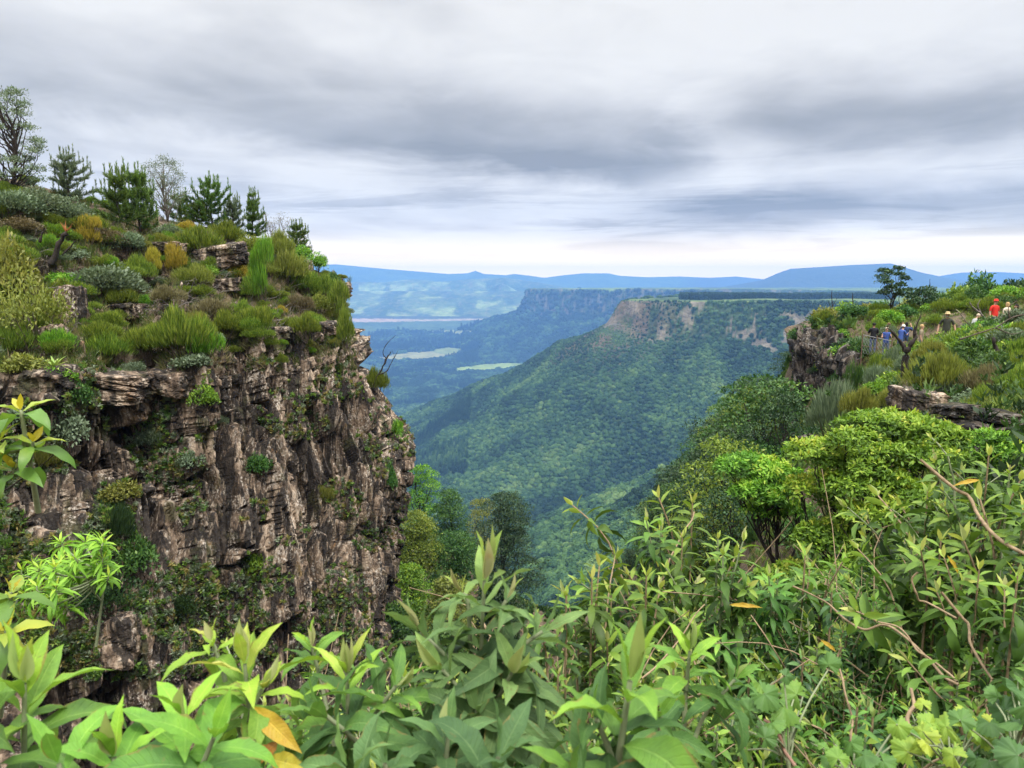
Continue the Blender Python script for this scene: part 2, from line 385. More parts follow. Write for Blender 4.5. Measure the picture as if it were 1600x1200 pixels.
field(1305, 445, 32, 6, (.20, .20, .12), 6500, 11000)
field(960, 450, 26, 3.5, (.12, .18, .05), 3500, 8000)
field(905, 449, 24, 3.0, (.12, .18, .05), 3500, 8000)
col = paint(col, sst(YY, 6000, 6600) * sst(XX / YY, .22, .27) * 1.0, (.030, .040, .030))
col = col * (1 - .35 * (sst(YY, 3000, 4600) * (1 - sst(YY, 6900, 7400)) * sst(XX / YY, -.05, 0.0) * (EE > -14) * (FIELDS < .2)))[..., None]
plat = (EE < -14) & (YY > 900) & (YY < 7800)
col = paint(col, plat * sst(n5, .40, .5), (.085, .125, .040))
cliff = sst(EE + (n6 - .5) * 40, -22, -6) * (1 - sst(EE + (n5 - .5) * 90, 34 + 60 * sst(YY, 3500, 5200), 66 + 80 * sst(YY, 3500, 5200))) * (YY > 900) * (YY < 7600)
rockc = cliff * sst(fbm(XX / 30, ZZ / 24, 51, 5) + .07 * sst(np.hypot(XX - 265, YY - 2010), 170, 60) * sst(ZZ, -60, -95) - .05 * sst(ZZ, -75, -50), .525, .575) * (.75 - .25 * sst(YY, 2800, 3300))
col = paint(col, rockc, (.19, .155, .13))
scrub = np.exp(-(((XX - 300) / 150) ** 2 + ((YY - 1960) / 160) ** 2)) * sst(slope, .1, .4)
col = paint(col, np.clip(scrub * 1.5, 0, 1) * (1 - rockc) * sst(n6, .35, .55), (.095, .075, .05))
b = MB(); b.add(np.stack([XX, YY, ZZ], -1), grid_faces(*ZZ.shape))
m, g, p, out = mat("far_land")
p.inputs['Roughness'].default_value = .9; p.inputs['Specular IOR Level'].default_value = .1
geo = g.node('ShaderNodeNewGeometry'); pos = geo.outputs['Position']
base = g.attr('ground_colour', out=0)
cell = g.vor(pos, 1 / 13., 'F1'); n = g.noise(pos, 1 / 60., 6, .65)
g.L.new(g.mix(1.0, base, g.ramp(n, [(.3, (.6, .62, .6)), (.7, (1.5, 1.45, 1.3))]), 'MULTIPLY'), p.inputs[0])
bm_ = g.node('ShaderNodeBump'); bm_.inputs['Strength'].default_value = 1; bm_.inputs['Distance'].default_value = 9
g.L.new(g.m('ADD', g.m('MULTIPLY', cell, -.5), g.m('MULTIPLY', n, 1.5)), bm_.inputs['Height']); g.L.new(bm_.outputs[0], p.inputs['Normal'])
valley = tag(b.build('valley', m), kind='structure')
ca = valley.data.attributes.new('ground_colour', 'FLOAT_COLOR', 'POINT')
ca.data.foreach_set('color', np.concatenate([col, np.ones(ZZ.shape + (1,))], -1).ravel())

# ------------------------------------------------------------------ forest canopy (nobody could count it): one object of instanced crowns
rng = np.random.default_rng(11)
protos = bpy.data.collections.new("canopy_kinds")
M_FOREST = leaf_mat("forest_leaves", [(0, (.016, .038, .015)), (.4, (.045, .100, .032)), (.75, (.088, .165, .044)), (1, (.14, .215, .062))], .2, .75, .15, True, .0)
def crown_proto(k, conifer):
    b = MB(); n = 150
    if conifer:
        h = rng.random(n) ** 1.3; a = rng.random(n) * 2 * math.pi; rr = (1 - h) * .34 * (.6 + .4 * rng.random(n))
        base = np.stack([rr * np.cos(a), rr * np.sin(a), h * 1.7 - .35], -1)
        d = np.stack([np.cos(a), np.sin(a), -.35 + 0 * a], -1); L, Wd = .34, .26
        hv = np.array([(0, 0, 1.5), *[(.26 * math.cos(q), .26 * math.sin(q), -.5) for q in np.arange(6) * math.pi / 3]])
        b.add(hv, [(0, i + 1, (i + 1) % 6 + 1) for i in range(6)])
    else:
        lob = np.concatenate([[(0, 0, .22)], rdir(rng, 6) * (.40, .40, .16) + (0, 0, .05)]); li = rng.integers(0, 7, n)
        dd_ = rdir(rng, n); dd_[:, 2] = np.abs(dd_[:, 2]) - .15
        base = lob[li] + dd_ * .36 * (.8 + .3 * rng.random(n))[:, None]
        d = nrm(np.cross(dd_, rdir(rng, n))); base = base - d * .13; L, Wd = .30, .30
        q = np.arange(8) * math.pi / 4
        hv = np.concatenate([[(0, 0, .45)], np.stack([.5 * np.cos(q), .5 * np.sin(q), .0 * q + .08], -1), np.stack([.4 * np.cos(q), .4 * np.sin(q), -.7 + .0 * q], -1)])
        b.add(hv, [(0, i + 1, (i + 1) % 8 + 1) for i in range(8)]); b.add(hv, [(i + 1, i + 9, (i + 1) % 8 + 9, (i + 1) % 8 + 1) for i in range(8)])
    up = nrm(base + (0, 0, .3)) if not conifer else np.broadcast_to((0, 0, 1.), base.shape)
    v, f = cards(base, d, up, L * (.7 + .6 * rng.random(n)), Wd, .1); b.add(v, f)
    o = bpy.data.objects.new("crown_kind", b.mesh("crown_kind", M_FOREST, False)); o.name = f"crown_kind_{k}"; protos.objects.link(o)
for k in range(7): crown_proto(k, k >= 5)
def scatter_gn(name, pts, scl, rot, idx, tint, coll, label):
    me = bpy.data.meshes.new(name); n = len(pts)
    me.vertices.add(n); me.vertices.foreach_set('co', np.asarray(pts, float).ravel())
    for nm, ty, val in (('scl', 'FLOAT', scl), ('rot', 'FLOAT', rot), ('tint', 'FLOAT', tint), ('idx', 'INT', idx)):
        a = me.attributes.new(nm, ty, 'POINT'); a.data.foreach_set('value', np.asarray(val, np.int32 if ty == 'INT' else np.float32))
    o = bpy.data.objects.new(name, me); C.objects.link(o); tag(o, kind='stuff')
    ng = bpy.data.node_groups.new(name + "_scatter", 'GeometryNodeTree')
    ng.interface.new_socket('Geometry', in_out='INPUT', socket_type='NodeSocketGeometry'); ng.interface.new_socket('Geometry', in_out='OUTPUT', socket_type='NodeSocketGeometry')
    N = ng.nodes; L = ng.links; gi = N.new('NodeGroupInput'); go = N.new('NodeGroupOutput')
    ci = N.new('GeometryNodeCollectionInfo'); ci.inputs[0].default_value = coll; ci.inputs['Separate Children'].default_value = True; ci.inputs['Reset Children'].default_value = True
    ip = N.new('GeometryNodeInstanceOnPoints'); ip.inputs['Pick Instance'].default_value = True
    def na(nm, ty):
        q = N.new('GeometryNodeInputNamedAttribute'); q.data_type = ty; q.inputs[0].default_value = nm; return q.outputs[0]
    mp = N.new('GeometryNodeMeshToPoints')
    L.new(gi.outputs[0], mp.inputs[0]); L.new(mp.outputs[0], ip.inputs['Points'])
    L.new(ci.outputs[0], ip.inputs['Instance']); L.new(na('idx', 'INT'), ip.inputs['Instance Index'])
    cx = N.new('ShaderNodeCombineXYZ'); L.new(na('rot', 'FLOAT'), cx.inputs[2]); L.new(cx.outputs[0], ip.inputs['Rotation'])
    L.new(na('scl', 'FLOAT'), ip.inputs['Scale']); L.new(ip.outputs[0], go.inputs[0])
    md = o.modifiers.new('scatter', 'NODES'); md.node_group = ng
    return o
def samp(A, x, y):
    i = np.clip(np.interp(y, rs, np.arange(len(rs))), 0, len(rs) - 1.01); j = np.clip(np.interp(x / y, us, np.arange(len(us))), 0, len(us) - 1.01)
    i0, j0 = i.astype(int), j.astype(int); fi, fj = i - i0, j - j0
    return (A[i0, j0] * (1 - fi) + A[i0 + 1, j0] * fi) * (1 - fj) + (A[i0, j0 + 1] * (1 - fi) + A[i0 + 1, j0 + 1] * fi) * fj
P = []
D = 170.0
while D < 6900:
    sp = max(7.2, D * .0037); n = int(.80 * D / sp)
    u = -.26 + (np.arange(n) + rng.random(n)) / n * .80; P.append(np.stack([u * D, D + rng.random(n) * sp], -1)); D += sp * .92
P = np.concatenate(P); x, y = P[:, 0], P[:, 1]
keep = (samp(FIELDS, x, y) < .4) & (samp(rockc, x, y) < .45)
ed = samp(EE, x, y); keep &= ~((ed < -14) & (y > 900)) ; keep &= ((y < 4600) | ((ed < 1500) & (y < 6800) & (x / y < .3))) & ~((ed < 6) & (y > 2900))
x, y, ed = x[keep], y[keep], ed[keep]; z = samp(ZZ, x, y); n = len(x)
con = (fbm(x / 260, y / 150, 61, 4) > .58) & (x < -40 - .04 * y) & (y > 1500)
base_s = np.maximum(7.6, y * .0039)
low = np.clip(1 - np.exp(-((x - 300) / 170) ** 2 - ((y - 1980) / 170) ** 2) * .75, .3, 1)
scl = base_s * (.7 + .85 * rng.random(n) ** 1.8) * low * np.where(con, .95, 1)
patch = fbm(x / 90, y / 90, 63, 3)
tint = np.clip(.12 - .22 * sst(y, 3000, 4600) + .50 * rng.random(n) ** 1.3 + (patch - .5) * 1.5 + np.where(rng.random(n) < .06, .3, 0) - np.where(con, .28, 0), 0, 1)
scatter_gn('forest', np.stack([x, y, z + scl * .25], -1), scl, rng.random(n) * 6.28, np.where(con, rng.integers(5, 7, n), rng.integers(0, 5, n)), tint, protos, None)
# the dark pine plantation on the plateau of the second headland
n = 1500; u = .235 + .30 * rng.random(n); y = 2010 + 330 * rng.random(n) + 500 * (u - .24); x = u * y
k = samp(EE, x, y) < -55; x, y = x[k], y[k]; n = len(x)
scatter_gn('pine_plantation', np.stack([x, y, samp(ZZ, x, y) + 3], -1), 9 + 3 * rng.random(n), rng.random(n) * 6.28, rng.integers(5, 7, n), .02 + .15 * rng.random(n), protos, None)['kind'] = 'stuff'

# ------------------------------------------------------------------ air
hb = MB(); hx, hy0, hy1, hz0, hz1 = 18200, -200, 14600, float(ZZ.min()) - 1.0, float(ZZ.max()) + 8
hb.add([(x_, y_, z_) for x_ in (-hx, hx) for y_ in (hy0, hy1) for z_ in (hz0, hz1)], [(0, 1, 3, 2), (4, 6, 7, 5), (0, 4, 5, 1), (2, 3, 7, 6), (0, 2, 6, 4), (1, 5, 7, 3)])
hm = bpy.data.materials.new("air"); hm.use_nodes = True; nt = hm.node_tree; nt.nodes.remove(nt.nodes['Principled BSDF'])
pv = nt.nodes.new('ShaderNodeVolumePrincipled'); pv.inputs['Density'].default_value = HAZE = 0.88e-4
pv.inputs['Color'].default_value = (.21, .45, .97, 1); pv.inputs['Density Attribute'].default_value = ''; pv.inputs['Anisotropy'].default_value = 0
nt.links.new(pv.outputs[0], nt.nodes['Material Output'].inputs['Volume'])
haze = tag(hb.build('haze', hm, None, False), kind='stuff')
# ------------------------------------------------------------------ rock and the near hills
def rock_mat(name, dark=1.0, warm=0.0):
    m, g, p, out = mat(name)
    geo = g.node('ShaderNodeNewGeometry'); pos = geo.outputs['Position']
    st_ = g.vm('MULTIPLY', pos, (1.0, 1.0, .22))
    a = g.noise(st_, .9, 6, .62, .3); b_ = g.noise(st_, 3.2, 5, .6, .4); c_ = g.noise(pos, 9, 5, .65); d_ = g.noise(pos, 1.6, 4, .55)
    base = g.ramp(g.m('ADD', g.m('MULTIPLY', a, .55), g.m('MULTIPLY', b_, .45)),
                  [(.36, (.020, .017, .015)), (.46, (.068, .051, .040)), (.54, (.21, .158, .120)), (.61, (.46, .37, .295))])
    base = g.mix(g.ss(d_, .60, .74), base, g.mix(c_, (.20, .10, .045), (.36, .22, .11)))              # ochre rust
    fl = g.m('MULTIPLY', g.ss(g.noise(g.vm('MULTIPLY', pos, (3.2, 3.2, .55)), 1.0, 5, .65, .5), .53, .60), g.ss(d_, .38, .52))
    base = g.mix(g.m('MULTIPLY', fl, .68), base, g.mix(c_, (.31, .25, .19), (.60, .53, .46)))                # pale fresh flakes
    lich = g.m('MULTIPLY', g.ss(c_, .48, .60), g.ss(g.noise(g.vm('MULTIPLY', pos, (1, 1, .6)), 1.5, 4, .6), .50, .60))
    base = g.mix(lich, base, (.50, .46, .42))                                                          # pale lichen
    sp = g.m('MULTIPLY', g.ss(g.vor(pos, 3.6), .24, .10), g.ss(g.noise(pos, 1.1, 3), .45, .6))
    base = g.mix(sp, base, (.58, .55, .50))
    strk = g.ss(g.noise(g.vm('MULTIPLY', pos, (1.9, 1.9, .16)), 1.0, 5, .62, .3), .475, .545)
    base = g.mix(g.m('MULTIPLY', strk, .9), base, (.022, .020, .020))                                 # black water stains
    gr = g.m('MULTIPLY', g.ss(g.noise(pos, .8, 5, .65), .54, .66), .6)
    base = g.mix(gr, base, g.mix(c_, (.035, .045, .02), (.10, .10, .045)))                            # moss and algae
    if dark == 1: base = g.vm('MULTIPLY', base, (1.0, .955, .89))
    if dark < 1: base = g.vm('MULTIPLY', base, (dark, dark * 1.03, dark * 1.06))
    n_z = g.xyz(geo.outputs['Normal'])[2]
    soil = g.m('MULTIPLY', g.attr('soil'), 1.0)
    sc = g.ramp(g.m('ADD', g.m('MULTIPLY', c_, .6), g.m('MULTIPLY', d_, .4)), [(.3, (.035, .028, .020)), (.46, (.085, .062, .040)), (.6, (.15, .115, .075)), (.72, (.09, .10, .04))])
    base = g.mix(soil, base, sc)
    g.L.new(base, p.inputs[0]); p.inputs['Roughness'].default_value = .85; p.inputs['Specular IOR Level'].default_value = .2
    bp = g.node('ShaderNodeBump'); bp.inputs['Strength'].default_value = .9; bp.inputs['Distance'].default_value = .09
    g.L.new(g.m('ADD', c_, g.m('MULTIPLY', g.vor(g.vm('MULTIPLY', pos, (1, 1, .5)), 4.5, 'DISTANCE_TO_EDGE'), 1.2)), bp.inputs['Height']); g.L.new(bp.outputs[0], p.inputs['Normal'])
    return m
M_ROCK = rock_mat("quartzite")
def catmull(A, idx):
    n = len(A); i = np.clip(np.floor(idx).astype(int), 0, n - 2); t = (idx - i).reshape((-1,) + (1,) * (A.ndim - 1))
    p0, p1, p2, p3 = A[np.maximum(i - 1, 0)], A[i], A[i + 1], A[np.minimum(i + 2, n - 1)]
    return .5 * (2 * p1 + (p2 - p0) * t + (2 * p0 - 5 * p1 + 4 * p2 - p3) * t * t + (3 * p1 - p0 - 3 * p2 + p3) * t ** 3)
def rock_sheet(name, ctl, rown, coln, face_from, soil_fn=None, amp=1.0, seed=0, lean=.2):
    """ctl[row][col] = points; smooth sheet through them, broken into jointed, bedded blocks from row FACE_FROM down"""
    A = np.array(ctl, float)
    ri = np.concatenate([np.arange(n) / n + k for k, n in enumerate(rown)] + [[len(rown)]])
    ci = np.concatenate([np.arange(n) / n + k for k, n in enumerate(coln)] + [[len(coln)]])
    G = catmull(A, ri); G = catmull(np.swapaxes(G, 0, 1), ci).swapaxes(0, 1)
    nr, nc = G.shape[:2]
    N = nrm(np.cross(np.gradient(G, axis=1), np.gradient(G, axis=0)))
    cen = G.mean((0, 1)); flip = np.mean(np.sum(N * -G, -1)) < 0
    if flip: N = -N
    fr = int(np.argmin(np.abs(ri - face_from)))
    s_ = np.concatenate([[0], np.cumsum(np.linalg.norm(np.diff(G[fr], axis=0), axis=-1))])[None, :] + 0 * ri[:, None]
    t_ = -G[..., 2]
    rimz = t_[fr][None, :]; below = t_ - rimz
    face = sst(ri, face_from - .25, face_from + .12)[:, None] * np.ones((1, nc))
    nz = fbm(G[..., 0] * .35 + 3, G[..., 1] * .35 + G[..., 2] * .4, seed + 70, 3)
    ledge = sst(nz, .56, .63) * .6 * (1 - face)                       # outcrops on the slope above the rim
    m_ = np.maximum(face, ledge)
    ss_ = s_ + lean * t_ + .5 * (fbm(s_ * .5, t_ * .5, seed + 71, 3) - .5)
    tt_ = t_ + .6 * (fbm(s_ * .25, t_ * .3, seed + 73, 3) - .5)
    bed = np.exp(-(np.maximum(below, 0) / 3.2) ** 2)
    f1, f2, r1, r2 = worley(ss_ / 2.4, tt_ / 7.5, seed + 1); cr = f2 - f1
    d = (r1 - .5) * 1.8 - .7 * (1 - sst(cr, 0, .12))
    f1, f2, r1, r2 = worley(ss_ / .80 + 9, tt_ / (4.2 - 3.0 * bed), seed + 5); cr = f2 - f1
    d += (r1 - .5) * 1.15 - .8 * (1 - sst(cr, .0, .13)) * (r2 > .2)
    f1, f2, r1, r2 = worley(ss_ / .34 + 4, tt_ / (1.7 - 1.2 * bed), seed + 9); cr = f2 - f1
    d += (r1 - .5) * .46 - .22 * (1 - sst(cr, .0, .16))
    d += (fbm(ss_ * 2.2, tt_ * 1.5, seed + 13, 4) - .5) * .22
    d += bed * ((np.floor(tt_ / .55 + 1.2 * vn(s_ * .3, t_ * 0, seed + 17)) * .618 % 1) - .4) * .55
    hill = (fbm(G[..., 0] * .5, G[..., 1] * .5, seed + 19, 5) - .5) * .9
    G = G + N * (amp * (d * m_) + hill * (1 - m_))[..., None]
    b = MB(); b.add(G, grid_faces(nr, nc, not flip)); o = b.build(name, M_ROCK, None, False)
    soil = np.clip(1 - m_ * 1.3, 0, 1) * sst(fbm(G[..., 0] * 1.1, G[..., 1] * 1.1, seed + 23, 4), .2, .42)
    a = o.data.attributes.new('soil', 'FLOAT', 'POINT'); a.data.foreach_set('value', soil.ravel())
    tag(o, kind='structure')
    return o, G
# left massif: columns from beyond the left frame edge round the nose; rows: back, skyline, slope, above rim, rim, face x3, base
cols = [
 [(-420,300,70),(-420,235,40),(-420,400,28),(-420,500,22),(-420,560,18),(-420,760,17),(-420,900,15),(-420,1100,13.5),(-420,1500,12)],
 [(-60,300,70),(-30,272,42),(-20,430,31),(-10,530,26.5),(0,600,23.5),(10,730,22.5),(15,860,21.3),(10,1010,20),(0,1500,17)],
 [(90,330,75),(120,312,45),(130,440,34),(135,520,29.5),(145,575,27),(140,700,26.2),(130,830,25),(110,1000,23.3),(80,1500,20)],
 [(230,352,80),(250,343,48),(250,450,38),(255,525,33),(270,572,30),(270,690,29),(260,810,27.8),(250,980,26),(230,1450,23)],
 [(320,372,85),(345,366,51),(340,455,41),(350,505,36.5),(360,533,34),(372,650,32.7),(380,790,31.2),(370,960,29.5),(350,1400,26)],
 [(405,400,90),(432,398,54),(432,460,45),(448,505,41),(462,530,38.3),(472,640,36.6),(480,780,34.8),(470,930,32.8),(460,1350,29)],
 [(470,432,90),(500,428,56),(512,470,49),(516,500,45),(516,524,42.5),(538,620,40),(572,740,38),(555,900,36.3),(550,1300,32)],
 [(490,445,95),(522,438,58),(538,470,52.5),(540,496,49),(534,520,47),(566,605,44.5),(626,715,42.5),(594,880,40.5),(590,1200,37)],
 [(470,450,100),(500,442,66),(515,470,62),(510,495,60),(505,518,59),(540,600,58),(605,720,57),(575,880,56),(560,1200,53)],
 [(380,440,110),(400,435,85),(400,470,84),(400,495,83),(400,515,82),(410,600,82),(420,720,81),(420,880,80),(420,1200,77)]]
ctl = [[at(*cols[c][r]) for c in range(len(cols))] for r in range(9)]
left_cliff, LG = rock_sheet('cliff', ctl, [12, 50, 40, 40, 110, 130, 130, 60], [20, 60, 70, 70, 70, 80, 70, 36, 14], 4, seed=3, lean=-.16)
def bvh_of(o):
    me = o.data; v = np.empty(len(me.vertices) * 3); me.vertices.foreach_get('co', v); v = v.reshape(-1, 3)
    f = [tuple(p.vertices) for p in me.polygons]
    return BVHTree.FromPolygons([tuple(q) for q in v], f)
LB = bvh_of(left_cliff)
O0 = Vector((0, 0, 0))
def hit(bv, px, py):
    rd = ray(px, py); r_ = bv.ray_cast(O0, rd)
    if r_[0] is None: return None, None
    return np.array(r_[0]), np.array(r_[1]) * (-1 if r_[1].dot(rd) > 0 else 1)

# visitors: px, px y of the top of the head, distance, height of the figure as posed
PEOPLE = dict(black=(1366, 505, 40.5, 1.78), tank=(1386, 512, 39.6, 1.66), white=(1408, 509, 40, 1.55), dark=(1417, 504, 40.8, 1.68), brown=(1389, 505, 42.2, 1.70), low=(1441, 508, 38, 1.25), hat=(1481, 489, 34.5, 1.82),
              red=(1556, 469, 38, 1.80), blond=(1575, 473, 37.4, 1.68), long=(1594, 476, 36.5, 1.66), grey=(1520, 491, 37, 1.35))
def feet(k):
    px, py, d, h = PEOPLE[k]; q = at(px, py, d); return (q[0], q[1], q[2] - h)
# right-hand hill, ravine flanks and the ground at the viewer's feet: one height field through surveyed points
def pz(px, py, d, dz=0): q = at(px, py, d); return (q[0], q[1], q[2] + dz)
CTLP = [(0, 0, -1.7), (-3, 0, -1.9), (4, 0, -1.6), (-1, 2.5, -2.6), (1.5, 2.5, -2.3), (-5, 4, -4.2), (0, 6, -6.5), (3, 5, -3.6), (6, 4, -2.2), (10, 6, -2.0), (-9, 8, -9.5),
 (-12, 14, -14.5), (-6, 14, -14.5), (0, 12, -11.0), (4, 11, -7.6), (8, 11, -4.6), (-8, 26, -20), (0, 25, -22), (7, 24, -15), (12, 22, -8.2),
 pz(1450, 850, 9), pz(1600, 790, 8.5), pz(1330, 905, 11.5), pz(1590, 705, 14), pz(1430, 640, 20), pz(1510, 690, 17), pz(1600, 690, 16), pz(1340, 655, 24), pz(1290, 700, 24), pz(1250, 740, 25),
 pz(1380, 600, 27), pz(1450, 580, 27), pz(1500, 590, 26), pz(1600, 590, 25), pz(1700, 600, 24),
 *[feet(k) for k in ('black', 'white', 'low', 'hat', 'red', 'long', 'grey')],
 pz(1300, 508, 52), pz(1345, 506, 50), pz(1400, 505, 50), pz(1450, 502, 50), pz(1500, 494, 50), pz(1600, 478, 50), pz(1750, 470, 52), pz(1300, 520, 60), pz(1400, 516, 60), pz(1500, 505, 60), pz(1600, 490, 60), pz(1400, 525, 80), pz(1600, 500, 80), pz(1300, 535, 75), pz(1700, 490, 90),
 pz(1258, 520, 50), pz(1300, 525, 47), pz(1330, 550, 42), pz(1275, 640, 44), pz(1240, 660, 47), pz(1318, 640, 38), pz(1246, 545, 54),
 pz(1185, 690, 55), pz(1150, 790, 48), pz(1100, 880, 45), pz(1215, 760, 34), pz(1200, 860, 26), pz(1030, 930, 60), pz(960, 1010, 60), pz(1215, 600, 75), pz(1160, 660, 85), pz(1100, 750, 90),
 pz(1040, 850, 90), pz(1200, 600, 110), pz(1120, 700, 115), pz(1040, 820, 115), pz(960, 960, 100), (6, 45, -33), (4, 60, -40), (8, 90, -56), (12, 130, -80),
 pz(590, 1010, 42), pz(640, 900, 62), pz(670, 860, 72), pz(740, 880, 82), pz(800, 960, 84), pz(620, 830, 85), pz(680, 850, 100), pz(760, 920, 105), pz(500, 1000, 60), pz(500, 900, 90), (-40, 120, -50), (-16, 130, -66)]
CTLP = np.array(CTLP, float)
def rbf_fit(P):
    n = len(P); d = np.hypot(P[:, None, 0] - P[None, :, 0], P[:, None, 1] - P[None, :, 1])
    A = np.zeros((n + 3, n + 3)); A[:n, :n] = d + np.eye(n) * -.05; A[:n, n] = 1; A[:n, n + 1:] = P[:, :2]; A[n:, :n] = A[:n, n:].T
    return np.linalg.solve(A, np.concatenate([P[:, 2], [0, 0, 0]]))
RW = rbf_fit(CTLP)
def ground(x, y):
    x, y = np.asarray(x, float), np.asarray(y, float); z = RW[-3] + RW[-2] * x + RW[-1] * y
    for wgt, q in zip(RW, CTLP): z = z + wgt * np.hypot(x - q[0], y - q[1])
    return z
gx = np.concatenate([np.linspace(-60, -14, 60)[:-1], np.linspace(-14, 60, 300)[:-1], np.linspace(60, 130, 50)]); gy = np.concatenate([np.linspace(-8, 60, 270)[:-1], np.linspace(60, 135, 110)])
GX, GY = np.meshgrid(gx, gy); GZ = ground(GX, GY) + (fbm(GX * .7, GY * .7, 80, 5) - .5) * .5 * sst(GY, 3, 12)
b = MB(); b.add(np.stack([GX, GY, GZ], -1), grid_faces(*GX.shape))
hill = tag(b.build('hillside', M_ROCK, None, True), kind='structure')
a = hill.data.attributes.new('soil', 'FLOAT', 'POINT'); a.data.foreach_set('value', np.ones(GX.size))
GB = bvh_of(hill)
# the small grey cliff below the lookout
rc = [[(1225,512,56),(1228,522,53),(1232,545,51),(1230,590,50),(1222,640,49),(1215,700,47)],
      [(1262,505,54),(1262,520,49.5),(1262,545,48.2),(1258,590,47.5),(1252,645,46.5),(1245,710,44)],
      [(1295,512,52),(1292,525,46.5),(1290,550,45),(1288,600,44.3),(1284,650,43.3),(1275,710,41)],
      [(1330,535,48),(1322,548,43),(1320,565,41.6),(1318,605,41),(1314,645,40.2),(1305,700,38)],
      [(1352,560,44),(1342,572,40),(1340,585,39),(1338,615,38.3),(1336,650,37.5),(1330,690,36)]]
ctl = [[at(*rc[c][r]) for c in range(5)] for r in range(6)]
right_cliff, RG = rock_sheet('cliff', ctl, [10, 30, 50, 50, 20], [50, 50, 50, 30], 1, seed=40, amp=.75, lean=-.1)
M_GREYR = rock_mat('grey_quartzite', .42); right_cliff.data.materials[0] = M_GREYR
# ------------------------------------------------------------------ plants
BARK = plain_mat("bark", (.085, .065, .05), .9, .4, 14, .01)
BARKD = plain_mat("dark_bark", (.035, .028, .024), .9, .4, 14, .01)
BARKG = plain_mat("grey_dead_wood", (.17, .15, .135), .9, .4, 10, .01)
M_HEATH = leaf_mat("heath_leaves", [(0, (.045, .085, .015)), (.4, (.135, .21, .028)), (.75, (.28, .35, .050)), (1, (.38, .40, .10))], .38)
M_PINE = leaf_mat("pine_needles", [(0, (.045, .09, .02)), (.5, (.105, .19, .035)), (1, (.21, .30, .065))], .25)
M_GREY = leaf_mat("grey_green_leaves", [(0, (.075, .115, .06)), (.5, (.15, .205, .12)), (1, (.26, .31, .20))], .25)
M_OLIVE = leaf_mat("olive_leaves", [(0, (.08, .10, .02)), (.5, (.22, .25, .045)), (1, (.36, .35, .10))], .36)
M_OCHRE = leaf_mat("ochre_leaves", [(0, (.20, .21, .03)), (.5, (.40, .34, .04)), (1, (.52, .40, .06))], .3)
M_LIME = leaf_mat("lime_leaves", [(0, (.055, .12, .016)), (.4, (.13, .27, .026)), (.8, (.27, .43, .040)), (1, (.42, .47, .06))], .35)
M_BROAD = leaf_mat("broad_leaves", [(0, (.025, .065, .016)), (.5, (.055, .135, .026)), (.85, (.115, .22, .04)), (1, (.22, .32, .06))], .3)
M_DARK = leaf_mat("dark_leaves", [(0, (.015, .036, .012)), (.5, (.032, .070, .022)), (.9, (.07, .125, .034)), (1, (.12, .17, .05))], .2)
M_BROWN = leaf_mat("dry_leaves", [(0, (.085, .068, .034)), (.5, (.175, .15, .075)), (1, (.28, .25, .14))], .2)
LEAFM = dict(heath=M_HEATH, pine=M_PINE, grey=M_GREY, olive=M_OLIVE, ochre=M_OCHRE, lime=M_LIME, broad=M_BROAD, dark=M_DARK, brown=M_BROWN)
_pc = {}
def shrub_mesh(kind, style, seed):
    """unit shrub: about 2 wide, 1.3 high, standing on z = 0"""
    key = (kind, style, seed)
    if key in _pc: return _pc[key]
    rng = np.random.default_rng(hash(key[1]) % 1 + seed * 31 + len(kind) * 7); b = MB()
    nl = {'feather': 8, 'cushion': 9, 'leafy': 9, 'sparse': 7, 'upright': 6}[style]
    a = rng.random(nl) * 6.283; r = np.sqrt(rng.random(nl)) * .62; lr = .30 + .22 * rng.random(nl)
    lz = .30 + (.62 - r) * .75 * rng.random(nl) + .1
    if style == 'upright': r *= .6; lz = .3 + .75 * rng.random(nl)
    lob = np.stack([r * np.cos(a), r * np.sin(a), lz], -1)
    for q, rr in zip(lob, lr):
        for _ in range(2):
            v, f = tube(bent((rng.normal() * .05, rng.normal() * .05, -.15), q + rng.normal(size=3) * rr * .35, rng, .08, 5), np.linspace(.022, .008, 5), 4); b.add(v, f, 1)
    n = {'feather': 3600, 'cushion': 3000, 'leafy': 1500, 'sparse': 1500, 'upright': 2600}[style]
    li = rng.integers(0, nl, n); d = rdir(rng, n); d[:, 2] = np.where(d[:, 2] < -.25, -d[:, 2], d[:, 2])
    clump = (vn(d[:, 0] * 3 + li * 9.1, d[:, 1] * 3 + d[:, 2] * 2.3, seed) - .5) * .5
    rad = lr[li] * (.55 + .5 * rng.random(n) ** .6 + clump)
    base = lob[li] + d * rad[:, None]; base[:, 2] = np.maximum(base[:, 2], .02)
    out = nrm(base - (0, 0, .1))
    if style in ('feather', 'upright'):
        dr = nrm(out * .7 + rdir(rng, n) * .35 + (0, 0, .75)); L = .16 + .14 * rng.random(n); Wd = .020 + .012 * rng.random(n)
    elif style == 'cushion':
        dr = nrm(out + rdir(rng, n) * .7 + (0, 0, .3)); L = .07 + .05 * rng.random(n); Wd = .042 + .02 * rng.random(n)
    elif style == 'sparse':
        dr = nrm(out * .6 + rdir(rng, n) * .8 + (0, 0, .15)); L = .06 + .04 * rng.random(n); Wd = .028 + .015 * rng.random(n)
    else:
        dr = nrm(out * .6 + rdir(rng, n) * .8 + (0, 0, .15)); L = .13 + .07 * rng.random(n); Wd = .065 + .03 * rng.random(n)
    up = nrm(out + rdir(rng, n) * .5 + (0, 0, .6))
    v, f = cards(base, dr, up, L, Wd); ti = np.clip(.42 + clump * .5 + rng.normal(size=n) * .2, 0, 1)
    b.add(v, f, 0, np.repeat(ti, 4))
    _pc[key] = b.mesh("shrub_" + kind, [LEAFM[kind], BARK]); return _pc[key]
